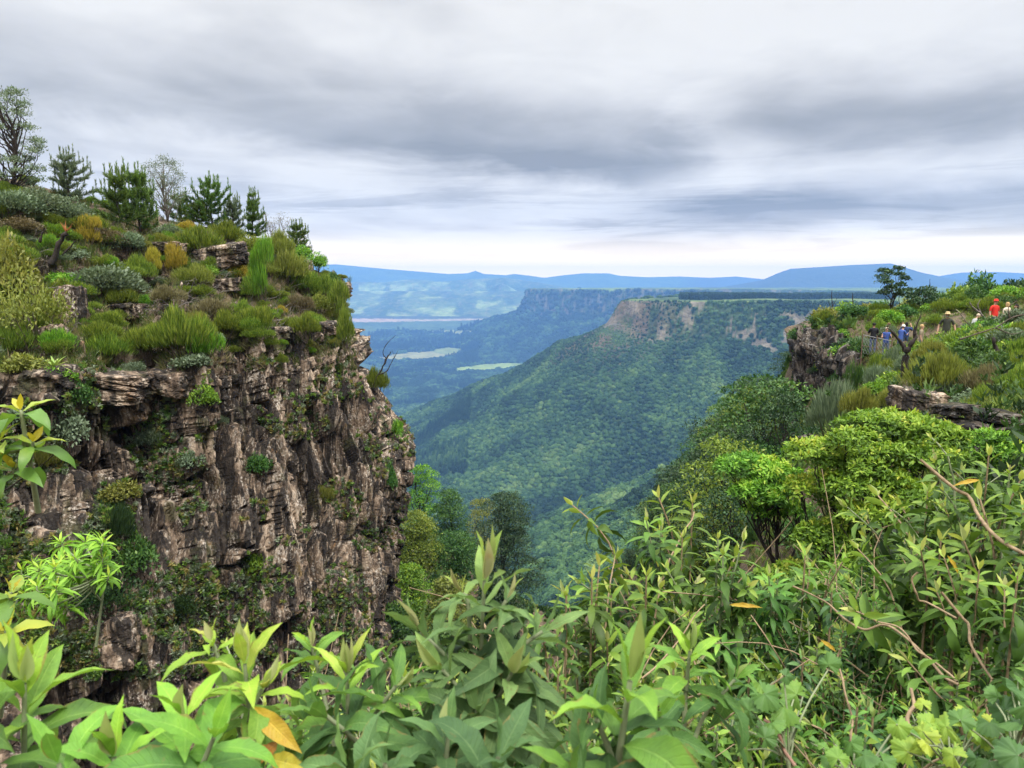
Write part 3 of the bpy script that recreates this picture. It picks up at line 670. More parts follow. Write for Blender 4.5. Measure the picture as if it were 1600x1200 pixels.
def shrub(name, label, cat, p, wid, hgt, kind, style, seed=0, group=None, rz=None, sink=.06):
    o = bpy.data.objects.new(name, shrub_mesh(kind, style, seed)); C.objects.link(o)
    o.location = (float(p[0]), float(p[1]), float(p[2] - sink * hgt)); o.scale = (wid / 1.9, wid / 1.9, hgt / 1.25)
    o.rotation_euler.z = rz if rz is not None else (p[0] * 7.3 + p[1] * 3.1) % 6.28
    return tag(o, label, cat, group)
def on(bv, px, py, wpx, hpx):
    """foot point on a surface and the plant's size in metres from its size in the photograph"""
    for k in range(20):
        p, n_ = hit(bv, px, py + k * 3)
        if p is not None and (bv is not LB or p[1] < 68): break
    else: return None
    return p, wpx * p[1] / F, hpx * p[1] / F

# ---- trees
def pine(name, label, p, h, wd, seed, kind='pine', bare_top=.25, group=None, candles=True, dens=1.0):
    rng = np.random.default_rng(seed); t = thing(name, label, 'tree', p, group)
    b = MB(); v, f = tube(bent((0, 0, -.4), (rng.normal() * .02 * h, 0, h * .97), rng, .02, 8), np.linspace(h * .018 + .02, .012, 8), 6); b.add(v, f)
    cb = MB(); nw = int(h / .30); bases, dirs, tips = [], [], []
    for k in range(nw):
        z = h * (.05 + .89 * (k + rng.random() * 1.3) / (nw + .7)); q = z / h
        for a in rng.random() * 6.28 + np.arange(5) * 1.257 + rng.normal(size=5) * .25:
            L = wd * .5 * (1.02 - q) ** .75 * rng.uniform(.35, 1.25) * (1 + .35 * math.cos(a - seed)) + .06
            e = np.array([math.cos(a) * L, math.sin(a) * L, L * (.35 + .55 * q)])
            pts = bent((0, 0, z), (0, 0, z) + e, rng, .06, 5, -.08); v, f = tube(pts, np.linspace(.018, .006, 5), 4); b.add(v, f)
            n = int((40 + 150 * L) * dens); s_ = rng.random(n) ** .6
            q_ = np.stack([np.interp(s_, np.linspace(0, 1, 5), pts[:, i]) for i in range(3)], -1) + rng.normal(size=(n, 3)) * .03
            bases.append(q_); dirs.append(nrm(e)[None] * .8 + rdir(rng, n) * .75 + (0, 0, .35)); tips.append(pts[-1])
    for q in tips[::1] + [np.array([0, 0, h * .92])]:
        if candles and rng.random() < .75:
            n = 26; bases.append(q + (0, 0, 1) * rng.random((n, 1)) * .5); dirs.append(rdir(rng, n) * .35 + (0, 0, 1.0))
    base = np.concatenate(bases); d = np.concatenate(dirs); n = len(base)
    v, f = cards(base, d, rdir(rng, n), .17 + .10 * rng.random(n), .028 + .014 * rng.random(n)); cb.add(v, f, 0, np.repeat(np.clip(.4 + rng.normal(size=n) * .22 + .25 * (base[:, 2] / h - .5), 0, 1), 4))
    b.build('trunk', BARKD, t); cb.build('crown', LEAFM[kind], t); return t
def branches(rng, a, d, L, r, depth, spread, b, tips, up=.15, kink=.14, keep=.72):
    e = a + d * L; pts = bent(a, e, rng, kink, 6); v, f = tube(pts, np.linspace(r, r * .62, 6), 7 if depth > 2 else 5); b.add(v, f)
    if depth == 0: tips.append((e, d)); return
    k = rng.integers(2, 4)
    for i in range(k):
        nd = nrm(d + rdir(rng, 1)[0] * spread + np.array([0, 0, up])); branches(rng, e if i < 2 else pts[3], nd, L * keep * (.8 + .4 * rng.random()), r * .6, depth - 1, spread, b, tips, up, kink, keep)
    if depth <= 2: tips.append((pts[4], d))
def clump_leaves(rng, cen, rad, n, L, Wd, flat=.7, shell=.55, upb=.5):
    ci = rng.integers(0, len(cen), n); d = rdir(rng, n); d[:, 2] = np.where(d[:, 2] < -.3, -d[:, 2] * .6, d[:, 2])
    r_ = np.asarray(rad)[ci] * (shell + (1.08 - shell) * rng.random(n) ** .7)
    base = np.asarray(cen)[ci] + d * r_[:, None] * (1, 1, flat); out = nrm(d + (0, 0, upb))
    dr = nrm(out * .45 + rdir(rng, n) * .9 + (0, 0, .1)); up = nrm(out + rdir(rng, n) * .45)
    return cards(base, dr, up, L * (.7 + .6 * rng.random(n)), Wd * (.7 + .6 * rng.random(n))), ci
def tree(name, label, p, h, wd, seed, kind, trunk=.25, depth=3, leaf=(.16, .09), per=60, clump=.16, flat=.7, group=None, bark=None, lean=(0, 0), spread=.75, shell=.45, up=.2):
    """branching tree scaled to height H and crown width WD"""
    rng = np.random.default_rng(seed); t = thing(name, label, 'tree', p, group); b = MB(); tips = []
    a = np.array([0, 0, -.3]); top = np.array([lean[0] * h, lean[1] * h, h * trunk])
    pts = bent(a, top, rng, .05, 7); v, f = tube(pts, np.linspace(.022 * h + .02, .014 * h + .015, 7), 8); b.add(v, f)
    for i in range(4 if depth < 4 else 3):
        ang = i * 6.283 / 4 + rng.random(); d = nrm(np.array([math.cos(ang) * spread, math.sin(ang) * spread, .9])); branches(rng, top - (0, 0, h * .04 * i), d, h * .26, .010 * h + .01, depth - 1, spread * .8, b, tips, up)
    P_ = np.array([q for q, _ in tips]); c0 = P_.mean(0); s_ = np.array([wd * .5 / max(np.percentile(np.hypot(P_[:, 0] - c0[0], P_[:, 1] - c0[1]), 92) + clump * wd * .5, .1)] * 2 + [(h * .96 - clump * wd * .6) / P_[:, 2].max()])
    V = np.concatenate(b.v); V[:, :2] = c0[:2] * 1 + (V[:, :2] - c0[:2]) * np.where(V[:, 2:] > top[2] * .8, s_[0], 1); V[:, 2] *= s_[2]; b.v = [V]; b.t = [np.concatenate(b.t)]
    P_ = np.stack([c0[0] + (P_[:, 0] - c0[0]) * s_[0], c0[1] + (P_[:, 1] - c0[1]) * s_[0], P_[:, 2] * s_[2]], -1)
    rad = clump * wd * (.7 + .6 * rng.random(len(P_))); n = per * len(P_)
    (v, f), ci = clump_leaves(rng, P_, rad, n, leaf[0], leaf[1], flat, shell); ct = rng.normal(size=len(P_)) * .12
    cb = MB(); cb.add(v, f, 0, np.repeat(np.clip(.42 + ct[ci] + rng.normal(size=n) * .17, 0, 1), 4))
    b.build('trunk', bark or BARKD, t); cb.build('crown', LEAFM[kind], t); return t
def clump_tree(name, label, p, h, wd, seed, kind, ncl=16, leaf=(.22, .12), per=260, low=.3, flat=.55, shell=.72, rad=.24, group=None, bark=None, taper=.5, tv=.0):
    """tree whose crown is made of separate leaf clumps carried on limbs, with gaps between them"""
    rng = np.random.default_rng(seed); t = thing(name, label, 'tree', p, group); tb, cb = MB(), MB()
    i = np.arange(ncl); zz = low + (1 - low) * ((i + .6) / ncl); ang = i * 2.4 + rng.normal(size=ncl) * .5
    env = np.minimum(1, ((zz - low) / (1 - low) + .25) * 2.2) * (1 - taper * ((zz - low) / (1 - low)) ** 2)
    rr = wd * .5 * (1 - rad) * env * np.sqrt(rng.uniform(.12, 1, ncl)); rr[-1] *= .3
    R_ = wd * rad * rng.uniform(.75, 1.25, ncl) * (.8 + .4 * env)
    cen = np.stack([rr * np.cos(ang), rr * np.sin(ang), zz * h - R_ * flat * .8], -1)
    top = np.array([rng.normal() * .03 * wd, rng.normal() * .03 * wd, h * .8]); tr_ = bent((0, 0, -.6), top, rng, .04, 10); v, f = tube(tr_, np.linspace(.016 * h + .03, .012, 10), 7); tb.add(v, f)
    for c, r_, z_ in zip(cen, R_, zz):
        a_ = tr_[int(np.clip(z_ * 9 - 2.2, 1, 8))]; v, f = tube(bent(a_, c, rng, .10, 6), np.linspace(.007 * h + .008, .008, 6), 5); tb.add(v, f)
        n = int(per * rng.uniform(.75, 1.25)); d = rdir(rng, n); d[:, 2] = np.where(d[:, 2] < -.3, -d[:, 2], d[:, 2])
        lump = vn(d[:, 0] * 2.6 + c[0] * 7, d[:, 1] * 2.6 + d[:, 2] * 2.2, seed + 5)
        q = c + d * (r_ * (shell + (1.05 - shell) * rng.random(n)) * (.72 + .5 * lump))[:, None] * (1, 1, flat)
        out = nrm(d + (0, 0, .7)); L = leaf[0] * rng.uniform(.6, 1.25, n)
        v, f = cards(q, out * .5 + rdir(rng, n) * .85, nrm(out + rdir(rng, n) * .4), L, leaf[1] * rng.uniform(.7, 1.25, n))
        cb.add(v, f, 0, np.repeat(np.clip(.40 + tv * (rng.random() - .5) + .35 * (lump - .5) + rng.normal(size=n) * .17, 0, 1), 4))
    tb.build('trunk', bark or BARKD, t); cb.build('crown', LEAFM[kind], t); return t
def dead_wood(name, label, p, lines, material, cat='dead tree', part='branch', ns=7):
    """LINES: list of (points relative to p, r0, r1); the first is the trunk, the others are limbs"""
    t = thing(name, label, cat, p)
    for i, (pts, r0, r1) in enumerate(lines):
        pts = np.asarray(pts, float); n = max(8, len(pts) * 3); s_ = np.linspace(0, len(pts) - 1, n); q = catmull(pts, s_) if len(pts) > 2 else pts[0] + (pts[1] - pts[0]) * np.linspace(0, 1, n)[:, None]
        rng = np.random.default_rng(i + len(label)); q = q + rng.normal(size=q.shape) * r0 * .25
        b = MB(); v, f = tube(q, np.linspace(r0, r1, n) * (1 + .2 * rng.normal(size=n)), ns); b.add(v, f); b.build('trunk' if i == 0 else part, material, t)
    return t
def rel(p, pxs, d): return [at(x, y, d) - p for x, y in pxs]

def boulder(name, label, cat, p, size, seed, beds=0, material=None, rz=0., amp=.16):
    """weathered block: a rounded box cut by bedding planes"""
    rng = np.random.default_rng(seed); n = 22; u = np.linspace(-1, 1, n); b = MB()
    for ax in range(3):
        for sg in (-1, 1):
            A, B = np.meshgrid(u, u); q = np.zeros((n, n, 3)); q[..., ax] = sg; q[..., (ax + 1) % 3] = A; q[..., (ax + 2) % 3] = B
            l4 = (np.abs(q) ** 9).sum(-1) ** (1 / 9); q = q / l4[..., None]
            k = 1 + amp * 2 * (fbm(q[..., 0] * 1.4 + q[..., 2] + seed, q[..., 1] * 1.4 - q[..., 2] * .6, seed, 4) - .5)
            _, _, ra, _ = worley(q[..., 0] * 1.6 + q[..., 2] * .9 + seed, q[..., 1] * 1.6 + q[..., 2] * 1.3, seed + 8); k = k + .17 * (ra - .5)
            k = k + .16 * (fbm(q[..., 0] * 5 + q[..., 2] * 3 + seed, q[..., 1] * 5 - q[..., 2] * 4, seed + 2, 4) - .5)
            if beds:
                lay = np.floor((q[..., 2] + 1) * beds / 2 + .5 * (vn(q[..., 0] * 1.2, q[..., 1] * 1.2, seed + 3) - .5)); k = k * (1 + .07 * (h2(lay, lay * 0, seed) - .5)) * (1 - .03 * ((q[..., 2] + 1) * beds / 2 % 1 < .14))
            q = q * k[..., None] * np.asarray(size) * .5
            b.add(q, grid_faces(n, n, sg > 0))
    o = b.build(name, material or M_ROCK, None, False); o.location = [float(x) for x in p]; o.rotation_euler = (rng.normal() * .06, rng.normal() * .06, rz)
    return tag(o, label, cat, None, 'thing')
M_PALE = rock_mat("lichened_quartzite")
# ------------------------------------------------------------------ left hill: shrubs, trees, slabs placed where they stand
def L_(px, py, w, h, kind, style, label, name='heath_shrub', cat='shrub', seed=0, group=None):
    r = on(LB, px, py, w, h)
    if r: return shrub(name, label, cat, r[0], r[1], r[2], kind, style, seed, group)
# px, py of the foot; width and height in photograph pixels
LEFT = [
 (12,345,95,58,'grey','cushion','grey-green cushion shrub below the tall feathery tree, cut by the frame edge','cushion_shrub',1),
 (62,338,92,54,'grey','cushion','broad grey-green cushion shrub on the skyline right of the tall feathery tree','cushion_shrub',0),
 (105,352,85,48,'grey','cushion','flat grey-green cushion shrub in front of the first young pine','cushion_shrub',2),
 (38,368,75,34,'brown','cushion','brown withered cushion shrub between the grey-green cushions and the bare branches','cushion_shrub',0),
 (138,366,58,34,'heath','feather','small green heath bush between the burnt stump and the dense pine bush','heath_shrub',1),
 (141,386,48,40,'ochre','upright','golden ochre shrub to the right of the burnt stump','ochre_shrub',0),
 (172,388,52,36,'brown','cushion','dry pinkish brown bush beside the golden ochre shrub','dry_shrub',1),
 (198,398,62,44,'grey','cushion','grey-green shrub beside the dry pinkish bush above the thin rock shelf','cushion_shrub',1),
 (80,398,36,34,'lime','feather','little lime green bush left of the burnt stump','lime_shrub',0),
 (118,410,46,30,'grey','leafy','small pale leafy bush at the foot of the burnt stump','leafy_shrub',0),
 (20,400,60,40,'olive','sparse','thin olive bush among bare branches at the left frame edge','leafy_shrub',1),
 (265,376,48,28,'grey','cushion','grey cushion bush at the foot of the airy grey tree','cushion_shrub',2),
 (292,368,36,26,'ochre','cushion','orange tinged cushion bush right of the airy grey tree','ochre_shrub',1),
 (313,402,66,52,'heath','feather','feathery yellow-green heath left of the big layered slab','heath_shrub',0),
 (356,386,62,44,'heath','feather','rounded green heath above the big layered slab','heath_shrub',2),
 (392,400,50,36,'olive','cushion','olive heath just right of the big layered slab top','heath_shrub',1),
 (280,392,40,30,'olive','feather','low olive heath between two rock shelves','heath_shrub',0),
 (155,470,118,70,'grey','cushion','largest grey-green cushion shrub, hanging over the dark rock ledge','cushion_shrub',1),
 (100,455,70,36,'lime','leafy','lime green leafy bush left of the largest grey cushion shrub','lime_shrub',1),
 (180,470,60,44,'heath','feather','dark green heath under the largest grey cushion shrub','heath_shrub',2),
 (60,545,130,155,'olive','sparse','tall open shrub with yellowing leaves and thin stems, upper left','leafy_shrub',0),
 (25,480,80,110,'olive','leafy','bushy olive shrub touching the left frame edge','leafy_shrub',2),
 (15,560,70,60,'heath','feather','dark green heath low at the left frame edge','heath_shrub',1),
 (240,432,34,38,'ochre','upright','yellow shrub left of its larger twin on the slope','ochre_shrub',1),
 (274,432,48,46,'ochre','upright','larger of two bright yellow shrubs on the slope','ochre_shrub',2),
 (218,445,56,50,'heath','feather','green heath left of the two bright yellow shrubs','heath_shrub',0),
 (305,452,66,44,'olive','feather','pale olive heath below the bright yellow shrubs','heath_shrub',2),
 (325,436,36,26,'lime','leafy','lime bush on the bare twiggy patch beneath the big slab','lime_shrub',0),
 (372,440,36,34,'ochre','cushion','yellowish cushion bush under the right end of the big slab','ochre_shrub',0),
 (165,566,90,54,'heath','feather','dense heath bush on the ledge left of the wide bush, above the stepped rocks','heath_shrub',0),
 (232,560,70,62,'heath','feather','left part of the wide bush above the jutting pale slab','heath_shrub',1),
 (285,562,92,92,'heath','feather','tallest heath of the wide bush above the jutting pale slab','heath_shrub',2),
 (322,566,56,66,'lime','feather','yellow-green right end of the wide bush on the rim','lime_shrub',1),
 (300,580,60,34,'grey','leafy','grey leafed bush trailing over the rim beside the jutting slab','leafy_shrub',1),
 (352,524,50,44,'heath','feather','heath bush on the rim right of the wide bush','heath_shrub',0),
 (262,478,58,36,'brown','feather','dry grey-brown heath on the slope above the wide bush','dry_shrub',2),
 (330,500,64,36,'brown','feather','dead brown heath above the rim in mid slope','dry_shrub',0),
 (303,520,50,40,'olive','feather','olive heath behind the tallest heath of the wide bush','heath_shrub',1),
 (405,526,66,58,'heath','feather','spreading heath right on the rim over the darkest rock','heath_shrub',1),
 (378,505,46,40,'heath','feather','smaller heath up slope of the spreading rim heath','heath_shrub',2),
 (412,478,46,88,'lime','upright','tall bright green column of fresh growth on the slope','heath_shrub',0),
 (388,470,40,40,'heath','feather','dark heath left of the bright green column','heath_shrub',0),
 (438,412,60,56,'olive','feather','olive bush under the narrow dark pine','heath_shrub',2),
 (448,448,64,60,'olive','feather','brownish olive bush right of the bright green column','heath_shrub',0),
 (477,528,50,44,'heath','feather','round isolated heath bush on bare stony ground by the rim','heath_shrub',2),
 (480,462,62,44,'heath','feather','mid green heath below the pine nearest the drop','heath_shrub',1),
 (470,492,52,36,'brown','feather','brown heath above the round isolated bush','dry_shrub',1),
 (500,492,44,40,'olive','cushion','dull olive bush between brown heath and the dark edge bushes','heath_shrub',0),
 (440,492,26,18,'ochre','cushion','tiny golden tuft below the bright green column','ochre_shrub',0),
 (508,470,44,44,'heath','feather','dark green edge bush, highest of the three over the drop','heath_shrub',0),
 (528,505,46,56,'heath','upright','dark green edge bush, middle of the three over the drop','heath_shrub',1),
 (540,548,40,60,'heath','upright','dark green edge bush hanging lowest over the drop','heath_shrub',2),
 (496,418,34,32,'lime','leafy','bright leafy bush on the skyline beside the outermost pine','lime_shrub',2),
 (470,400,46,34,'lime','leafy','bright leafy bush in front of the outermost pine','lime_shrub',0),
 (520,448,34,26,'broad','leafy','leafy green bush at the very lip of the nose','leafy_shrub',0),
 (588,618,40,50,'heath','feather','dark heath clinging to the nose under the bare branch','heath_shrub',2),
 (622,690,22,44,'lime','leafy','bright green ivy-like growth lower on the nose','lime_shrub',1),
 (345,668,26,24,'grey','feather','small pale heath tuft sprouting mid face','heath_shrub',1),
 (440,572,20,22,'heath','feather','small heath tuft near the top of the face','heath_shrub',0),
 (170,850,80,75,'dark','feather','dark bush on the lower left face above the lime rosette shrub','heath_shrub',0),
 (190,790,62,48,'olive','leafy','olive bush in the cleft on the left face','leafy_shrub',1),
 (215,900,80,70,'broad','leafy','broad green bush in the cleft below the olive bush','leafy_shrub',2),
 (165,960,110,80,'dark','cushion','wide dark green bush above the square boulder','cushion_shrub',2),
 (280,965,66,50,'dark','cushion','small dark bush right of the square boulder','cushion_shrub',1),
 (120,640,50,60,'broad','leafy','leafy green bush beside the stepped rocks','leafy_shrub',0),
 (36,592,70,48,'olive','leafy','olive bush spilling over the rounded brown rock at the left frame edge','leafy_shrub',0),
 (208,592,52,34,'grey','cushion','small grey cushion between the stepped rocks and the jutting slab','cushion_shrub',1),
 (92,604,54,40,'lime','leafy','lime bush at the base of the yellow-green spiky rosette','lime_shrub',1),
 (28,672,66,56,'grey','leafy','grey-green bush under the rounded brown rock','leafy_shrub',1),
 (205,655,44,46,'broad','leafy','green bush in the crack below the jutting slab','leafy_shrub',0),
 (240,700,56,44,'grey','cushion','grey cushion rooted on the face below the jutting slab','cushion_shrub',0),
 (320,640,46,44,'lime','leafy','bright leafy bush hanging on the face right of the jutting slab','lime_shrub',2),
 (60,740,70,60,'olive','feather','olive tuft bush on the left face above the lower bushes','heath_shrub',2),
 (300,735,40,40,'grey','leafy','grey leafy bush in mid face left of the pale heath tuft','leafy_shrub',0),
 (405,745,44,44,'broad','leafy','green leafy bush in the middle of the face','leafy_shrub',1),
 (395,900,50,54,'lime','leafy','bright leafy bush low in the middle of the face','lime_shrub',0),
 (505,790,36,40,'olive','feather','yellowish tuft bush on the right half of the face','heath_shrub',1),
 (610,770,26,50,'broad','leafy','green growth on the nose edge above the light green tree','leafy_shrub',2),
 (110,700,70,70,'grey','leafy','grey-green bush on the face below the stepped rocks','leafy_shrub',2),
]
for px, py, w_, h_, k_, s_, lab, nm, sd in LEFT: L_(px, py, w_, h_, k_, s_, lab, nm, 'shrub', sd)
# filler heath among them, alike and close together
rng = np.random.default_rng(5); G1 = 'heath tufts scattered over the left hilltop'
for i in range(330):
    px, py = rng.uniform(-30, 545), rng.uniform(285, 560)
    p, n_ = hit(LB, px, py)
    if p is None or n_[2] < .35 or p[1] > 62: continue
    k = ['heath', 'heath', 'olive', 'grey', 'heath', 'heath', 'lime'][rng.integers(7)]; w_ = rng.uniform(.6, 1.7)
    shrub('heath_tuft', 'low tuft of heath among the bushes and stones of the left hilltop', 'shrub', p, w_, w_ * rng.uniform(.45, .7), k, 'cushion' if k == 'grey' else 'feather', int(rng.integers(3)), G1)
# trees on the skyline
def foot(px, py, bv=LB):
    for k in range(30):
        p, _ = hit(bv, px, py + k * 3)
        if p is not None and (bv is not LB or p[1] < 68): return p
def tall(p, ytop): return at(800, ytop, p[1])[2] - p[2]
p = foot(14, 300); clump_tree('feathery_tree', 'tall feathery grey-green tree at the left edge of the skyline', p, tall(p, 128), 128 * p[1] / F, 3, 'grey', 60, (.15, .05), 150, .12, .6, .3, .10, None, BARKD, .45, .3)
p = foot(262, 340); clump_tree('airy_tree', 'airy pale grey tree with see-through crown behind the pines', p, tall(p, 243), 92 * p[1] / F, 8, 'grey', 40, (.11, .04), 130, .28, .7, .2, .13, None, BARKG, .4, .3)
for px, py, yt, w_, sd, lab, kd in [(106, 318, 241, 62, 1, 'pale young pine with many candles right of the tall feathery tree', 'grey'),
        (187, 352, 268, 62, 2, 'left half of the dense dark green pine bush', 'pine'), (222, 364, 262, 74, 3, 'densest dark green pine bush, in front of the airy grey tree', 'pine'),
        (284, 342, 308, 46, 4, 'short pine bush between the airy grey tree and the broad pine', 'pine'),
        (333, 352, 281, 66, 5, 'broad based young pine, tallest right of the airy grey tree', 'pine'), (364, 356, 312, 34, 6, 'small thin pine right of the broad based young pine', 'grey'),
        (396, 370, 300, 30, 7, 'narrow dark pine standing alone on the skyline', 'pine'), (466, 402, 345, 38, 8, 'outermost pine near the end of the hilltop', 'pine'),
        (312, 352, 318, 40, 9, 'low pine bush filling in left of the broad based pine', 'pine')]:
    p = foot(px, py); pine('young_pine', lab, p, tall(p, yt), w_ * p[1] / F * 1.1, sd, kd, dens=1.0)
p = foot(432, 378); tree('bare_shrub', 'dry twiggy shrub with pinkish brown tips on the skyline', p, tall(p, 327), 50 * p[1] / F, 21, 'brown', .15, 4, (.08, .04), 9, .10, .8, None, BARK, (0, 0), .8, .1)
# the dead branch reaching out from the nose, the broken burnt stump, brushwood
p = at(588, 596, 46); dead_wood('dead_branch', 'bare crooked branch forking into the air from the cliff nose', p, [
    (rel(p, [(580, 612), (588, 590), (596, 578), (604, 560), (610, 550)], 46), .07, .04), (rel(p, [(604, 560), (598, 552), (604, 538), (618, 524)], 46.2), .035, .012), (rel(p, [(592, 585), (604, 580), (612, 566), (622, 548)], 45.8), .04, .012), (rel(p, [(612, 566), (616, 556), (612, 548)], 45.8), .02, .008)], BARKD)
p = foot(86, 408)
if p is not None:
    d = p[1] - .3; dead_wood('burnt_stump', 'broken burnt stump with splintered orange top', p, [(rel(p, [(80, 412), (90, 388), (103, 362)], d), .16, .12), (rel(p, [(62, 378), (66, 364), (70, 356)], d), .06, .03), (rel(p, [(98, 398), (108, 388), (118, 376)], d), .05, .03)], BARKD, 'stump')
    t = bpy.data.objects['burnt_stump']; b = MB(); rng = np.random.default_rng(2); q = at(103, 362, d) - p
    for _ in range(16):
        dv = rdir(rng, 1)[0] * .2 + (.06, 0, .22); v, f = tube([q - dv * .1, q + dv * rng.uniform(.6, 1.6)], [.035, .006], 4); b.add(v, f)
    b.build('splinters', plain_mat("orange_wood", (.36, .15, .055), .8), t)
b = MB(); rng = np.random.default_rng(9)
for i in range(520):
    cx, cy = [(30, 385), (345, 445), (255, 470), (330, 420), (300, 480), (60, 520), (430, 480), (20, 430)][rng.integers(8)]; p = foot(cx + rng.normal() * 34, cy + rng.normal() * 18)
    if p is None or p[1] > 60: continue
    L = rng.uniform(.4, 1.5); d = nrm(np.array([rng.normal(), rng.normal() * .6, rng.uniform(-.1, .6)])); v, f = tube(bent(p, p + d * L, rng, .12, 5), np.linspace(rng.uniform(.012, .03), .006, 5), 4); b.add(v, f)
tag(b.build('brushwood', BARKG), kind='stuff')
# layered slabs and blocks that lie loose on the hill and on the rim
def slab(px, py, w_, h_, dp, sd, lab, beds=3, rz=.0, name='rock_slab', material=None, bv=LB, lift=0.):
    p = foot(px, py, bv); k = p[1] / F
    boulder(name, lab, 'rock', p + (0, .1 * dp, h_ * k * .35 + lift), (w_ * k, dp, h_ * k), sd, beds, material, rz)
slab(345, 412, 74, 34, 2.2, 3, 'big layered grey slab sticking out of the left hillside', 4, .15)
slab(250, 392, 66, 15, 1.6, 4, 'thin rock shelf on the slope below the dense pine bush', 3, .1)
slab(360, 455, 52, 22, 1.5, 5, 'dark slab under the big layered slab', 3, -.1)
slab(265, 612, 62, 38, 1.6, 6, 'jutting pale slab with a squared face on the rim', 3, .1, material=M_PALE)
slab(215, 490, 40, 18, 1.1, 7, 'small pale block above the wide bush', 2)
slab(185, 500, 56, 26, 1.3, 8, 'orange tinted block on the dark ledge', 3)
slab(110, 500, 34, 60, 1.2, 9, 'upright pale block beside the spiky plant', 4)
slab(85, 540, 30, 36, .9, 10, 'lowest pale block of the stacked blocks beside the spiky plant', 3)
slab(160, 600, 120, 22, 1.8, 11, 'uppermost stepped rock below the ledge heath', 3)
slab(170, 625, 110, 24, 1.8, 12, 'middle stepped rock left of the jutting slab', 3)
slab(180, 655, 95, 60, 1.8, 13, 'thick lower stepped rock left of the jutting slab', 3)
slab(50, 620, 100, 50, 1.9, 14, 'rounded brown rock at the left frame edge', 3)
slab(165, 1025, 95, 80, 1.7, 15, 'square boulder with dark flat top, low on the left', 2, .2, 'boulder')
slab(437, 528, 40, 20, 1.2, 16, 'dark stone on the rim left of the round isolated bush', 2)
slab(505, 520, 44, 20, 1.3, 17, 'dark stone on the rim right of the round isolated bush', 2)
slab(450, 512, 26, 16, .8, 18, 'small grey stone above the rim', 2)
# plants rooted in cracks all over the face, and grass among the stones: nobody could count them
def tufts(name, pts, nrms, size, per, rng, stops, shape=(.16, .05), spread=.6):
    n = len(pts); i = np.repeat(np.arange(n), per); up = np.array([0, 0, 1.])
    d = nrm(nrms[i] * .6 + rdir(rng, len(i)) * spread + up * .55); sz = size[i]
    base = pts[i] + rdir(rng, len(i)) * sz[:, None] * .35
    v, f = cards(base, d, rdir(rng, len(i)) + up * .6, sz * rng.uniform(.5, 1.1, len(i)), sz * shape[1] / shape[0] * rng.uniform(.6, 1.2, len(i)))
    kt = rng.random(n); b = MB(); b.add(v, f, 0, np.repeat(np.clip(kt[i] + rng.normal(size=len(i)) * .07, 0, 1), 4))
    return tag(b.build(name, leaf_mat(name + "_leaves", stops, .3)), kind='stuff')
MIXED = [(0, (.17, .21, .13)), (.28, (.26, .31, .21)), (.34, (.06, .12, .03)), (.55, (.12, .22, .04)), (.75, (.22, .33, .06)), (.85, (.22, .22, .07)), (1, (.32, .26, .09))]
def scatter_surface(bv, n, box, rng, test):
    P_, N_ = [], []
    for _ in range(n):
        px, py = rng.uniform(box[0], box[2]), rng.uniform(box[1], box[3])
        if not test(px, py): continue
        p, q = hit(bv, px, py)
        if p is not None and p[1] < 63: P_.append(p); N_.append(q)
    return np.array(P_), np.array(N_)
rng = np.random.default_rng(31)
cl = lambda x, y: fbm(np.array([x / 60.]), np.array([y / 60.]), 91, 4)[0] > (.475 if x < 330 else .50) - (.04 if y > 880 else 0)
P_, N_ = scatter_surface(LB, 13000, (-40, 560, 650, 1060), rng, cl)
tufts('cliff_plants', P_, N_, rng.uniform(.07, .23, len(P_)), 22, rng, MIXED, (.16, .06), .75)
P_, N_ = scatter_surface(LB, 5200, (-40, 300, 560, 580), rng, lambda x, y: True)
k = N_[:, 2] > .3; P_, N_ = P_[k], N_[k]
tufts('hill_grass', P_, N_, rng.uniform(.22, .5, len(P_)), 20, rng, [(0, (.05, .085, .02)), (.4, (.10, .15, .035)), (.7, (.17, .18, .06)), (1, (.27, .22, .12))], (.3, .025), .5)
# spiky rosettes on the ledges
def spiky(label, p, r, n, seed, stops, L_w=.10):
    rng = np.random.default_rng(seed); a = np.arange(n) * 2.4; e = np.linspace(1.25, .1, n); d = np.stack([np.cos(a) * np.cos(e), np.sin(a) * np.cos(e), np.sin(e)], -1)
    v, f, k = blades(np.zeros((n, 3)) + d * .03, d, np.broadcast_to((0, 0, 1.), d.shape) + d * -.1 + rdir(rng, n) * .05, r * rng.uniform(.8, 1.1, n), r * L_w * 2, .7, 5, 3, .3, .2)
    b = MB(); b.add(v, f, 0, np.repeat(rng.random(n), k)); o = b.build('aloe', leaf_mat('aloe_leaves', stops, .15)); o.location = [float(q) for q in p]
    return tag(o, label, 'succulent')
al = [(0, (.13, .24, .10)), (1, (.27, .38, .16))]
p = foot(115, 490); spiky('pale green spiky rosette on the ledge beside the upright pale block', p + (0, -.2, .2), .75, 26, 1, al)
p = foot(92, 585); spiky('yellow-green spiky rosette above the rounded brown rock', p + (0, -.2, .2), .6, 24, 2, [(0, (.2, .3, .06)), (1, (.36, .44, .10))])
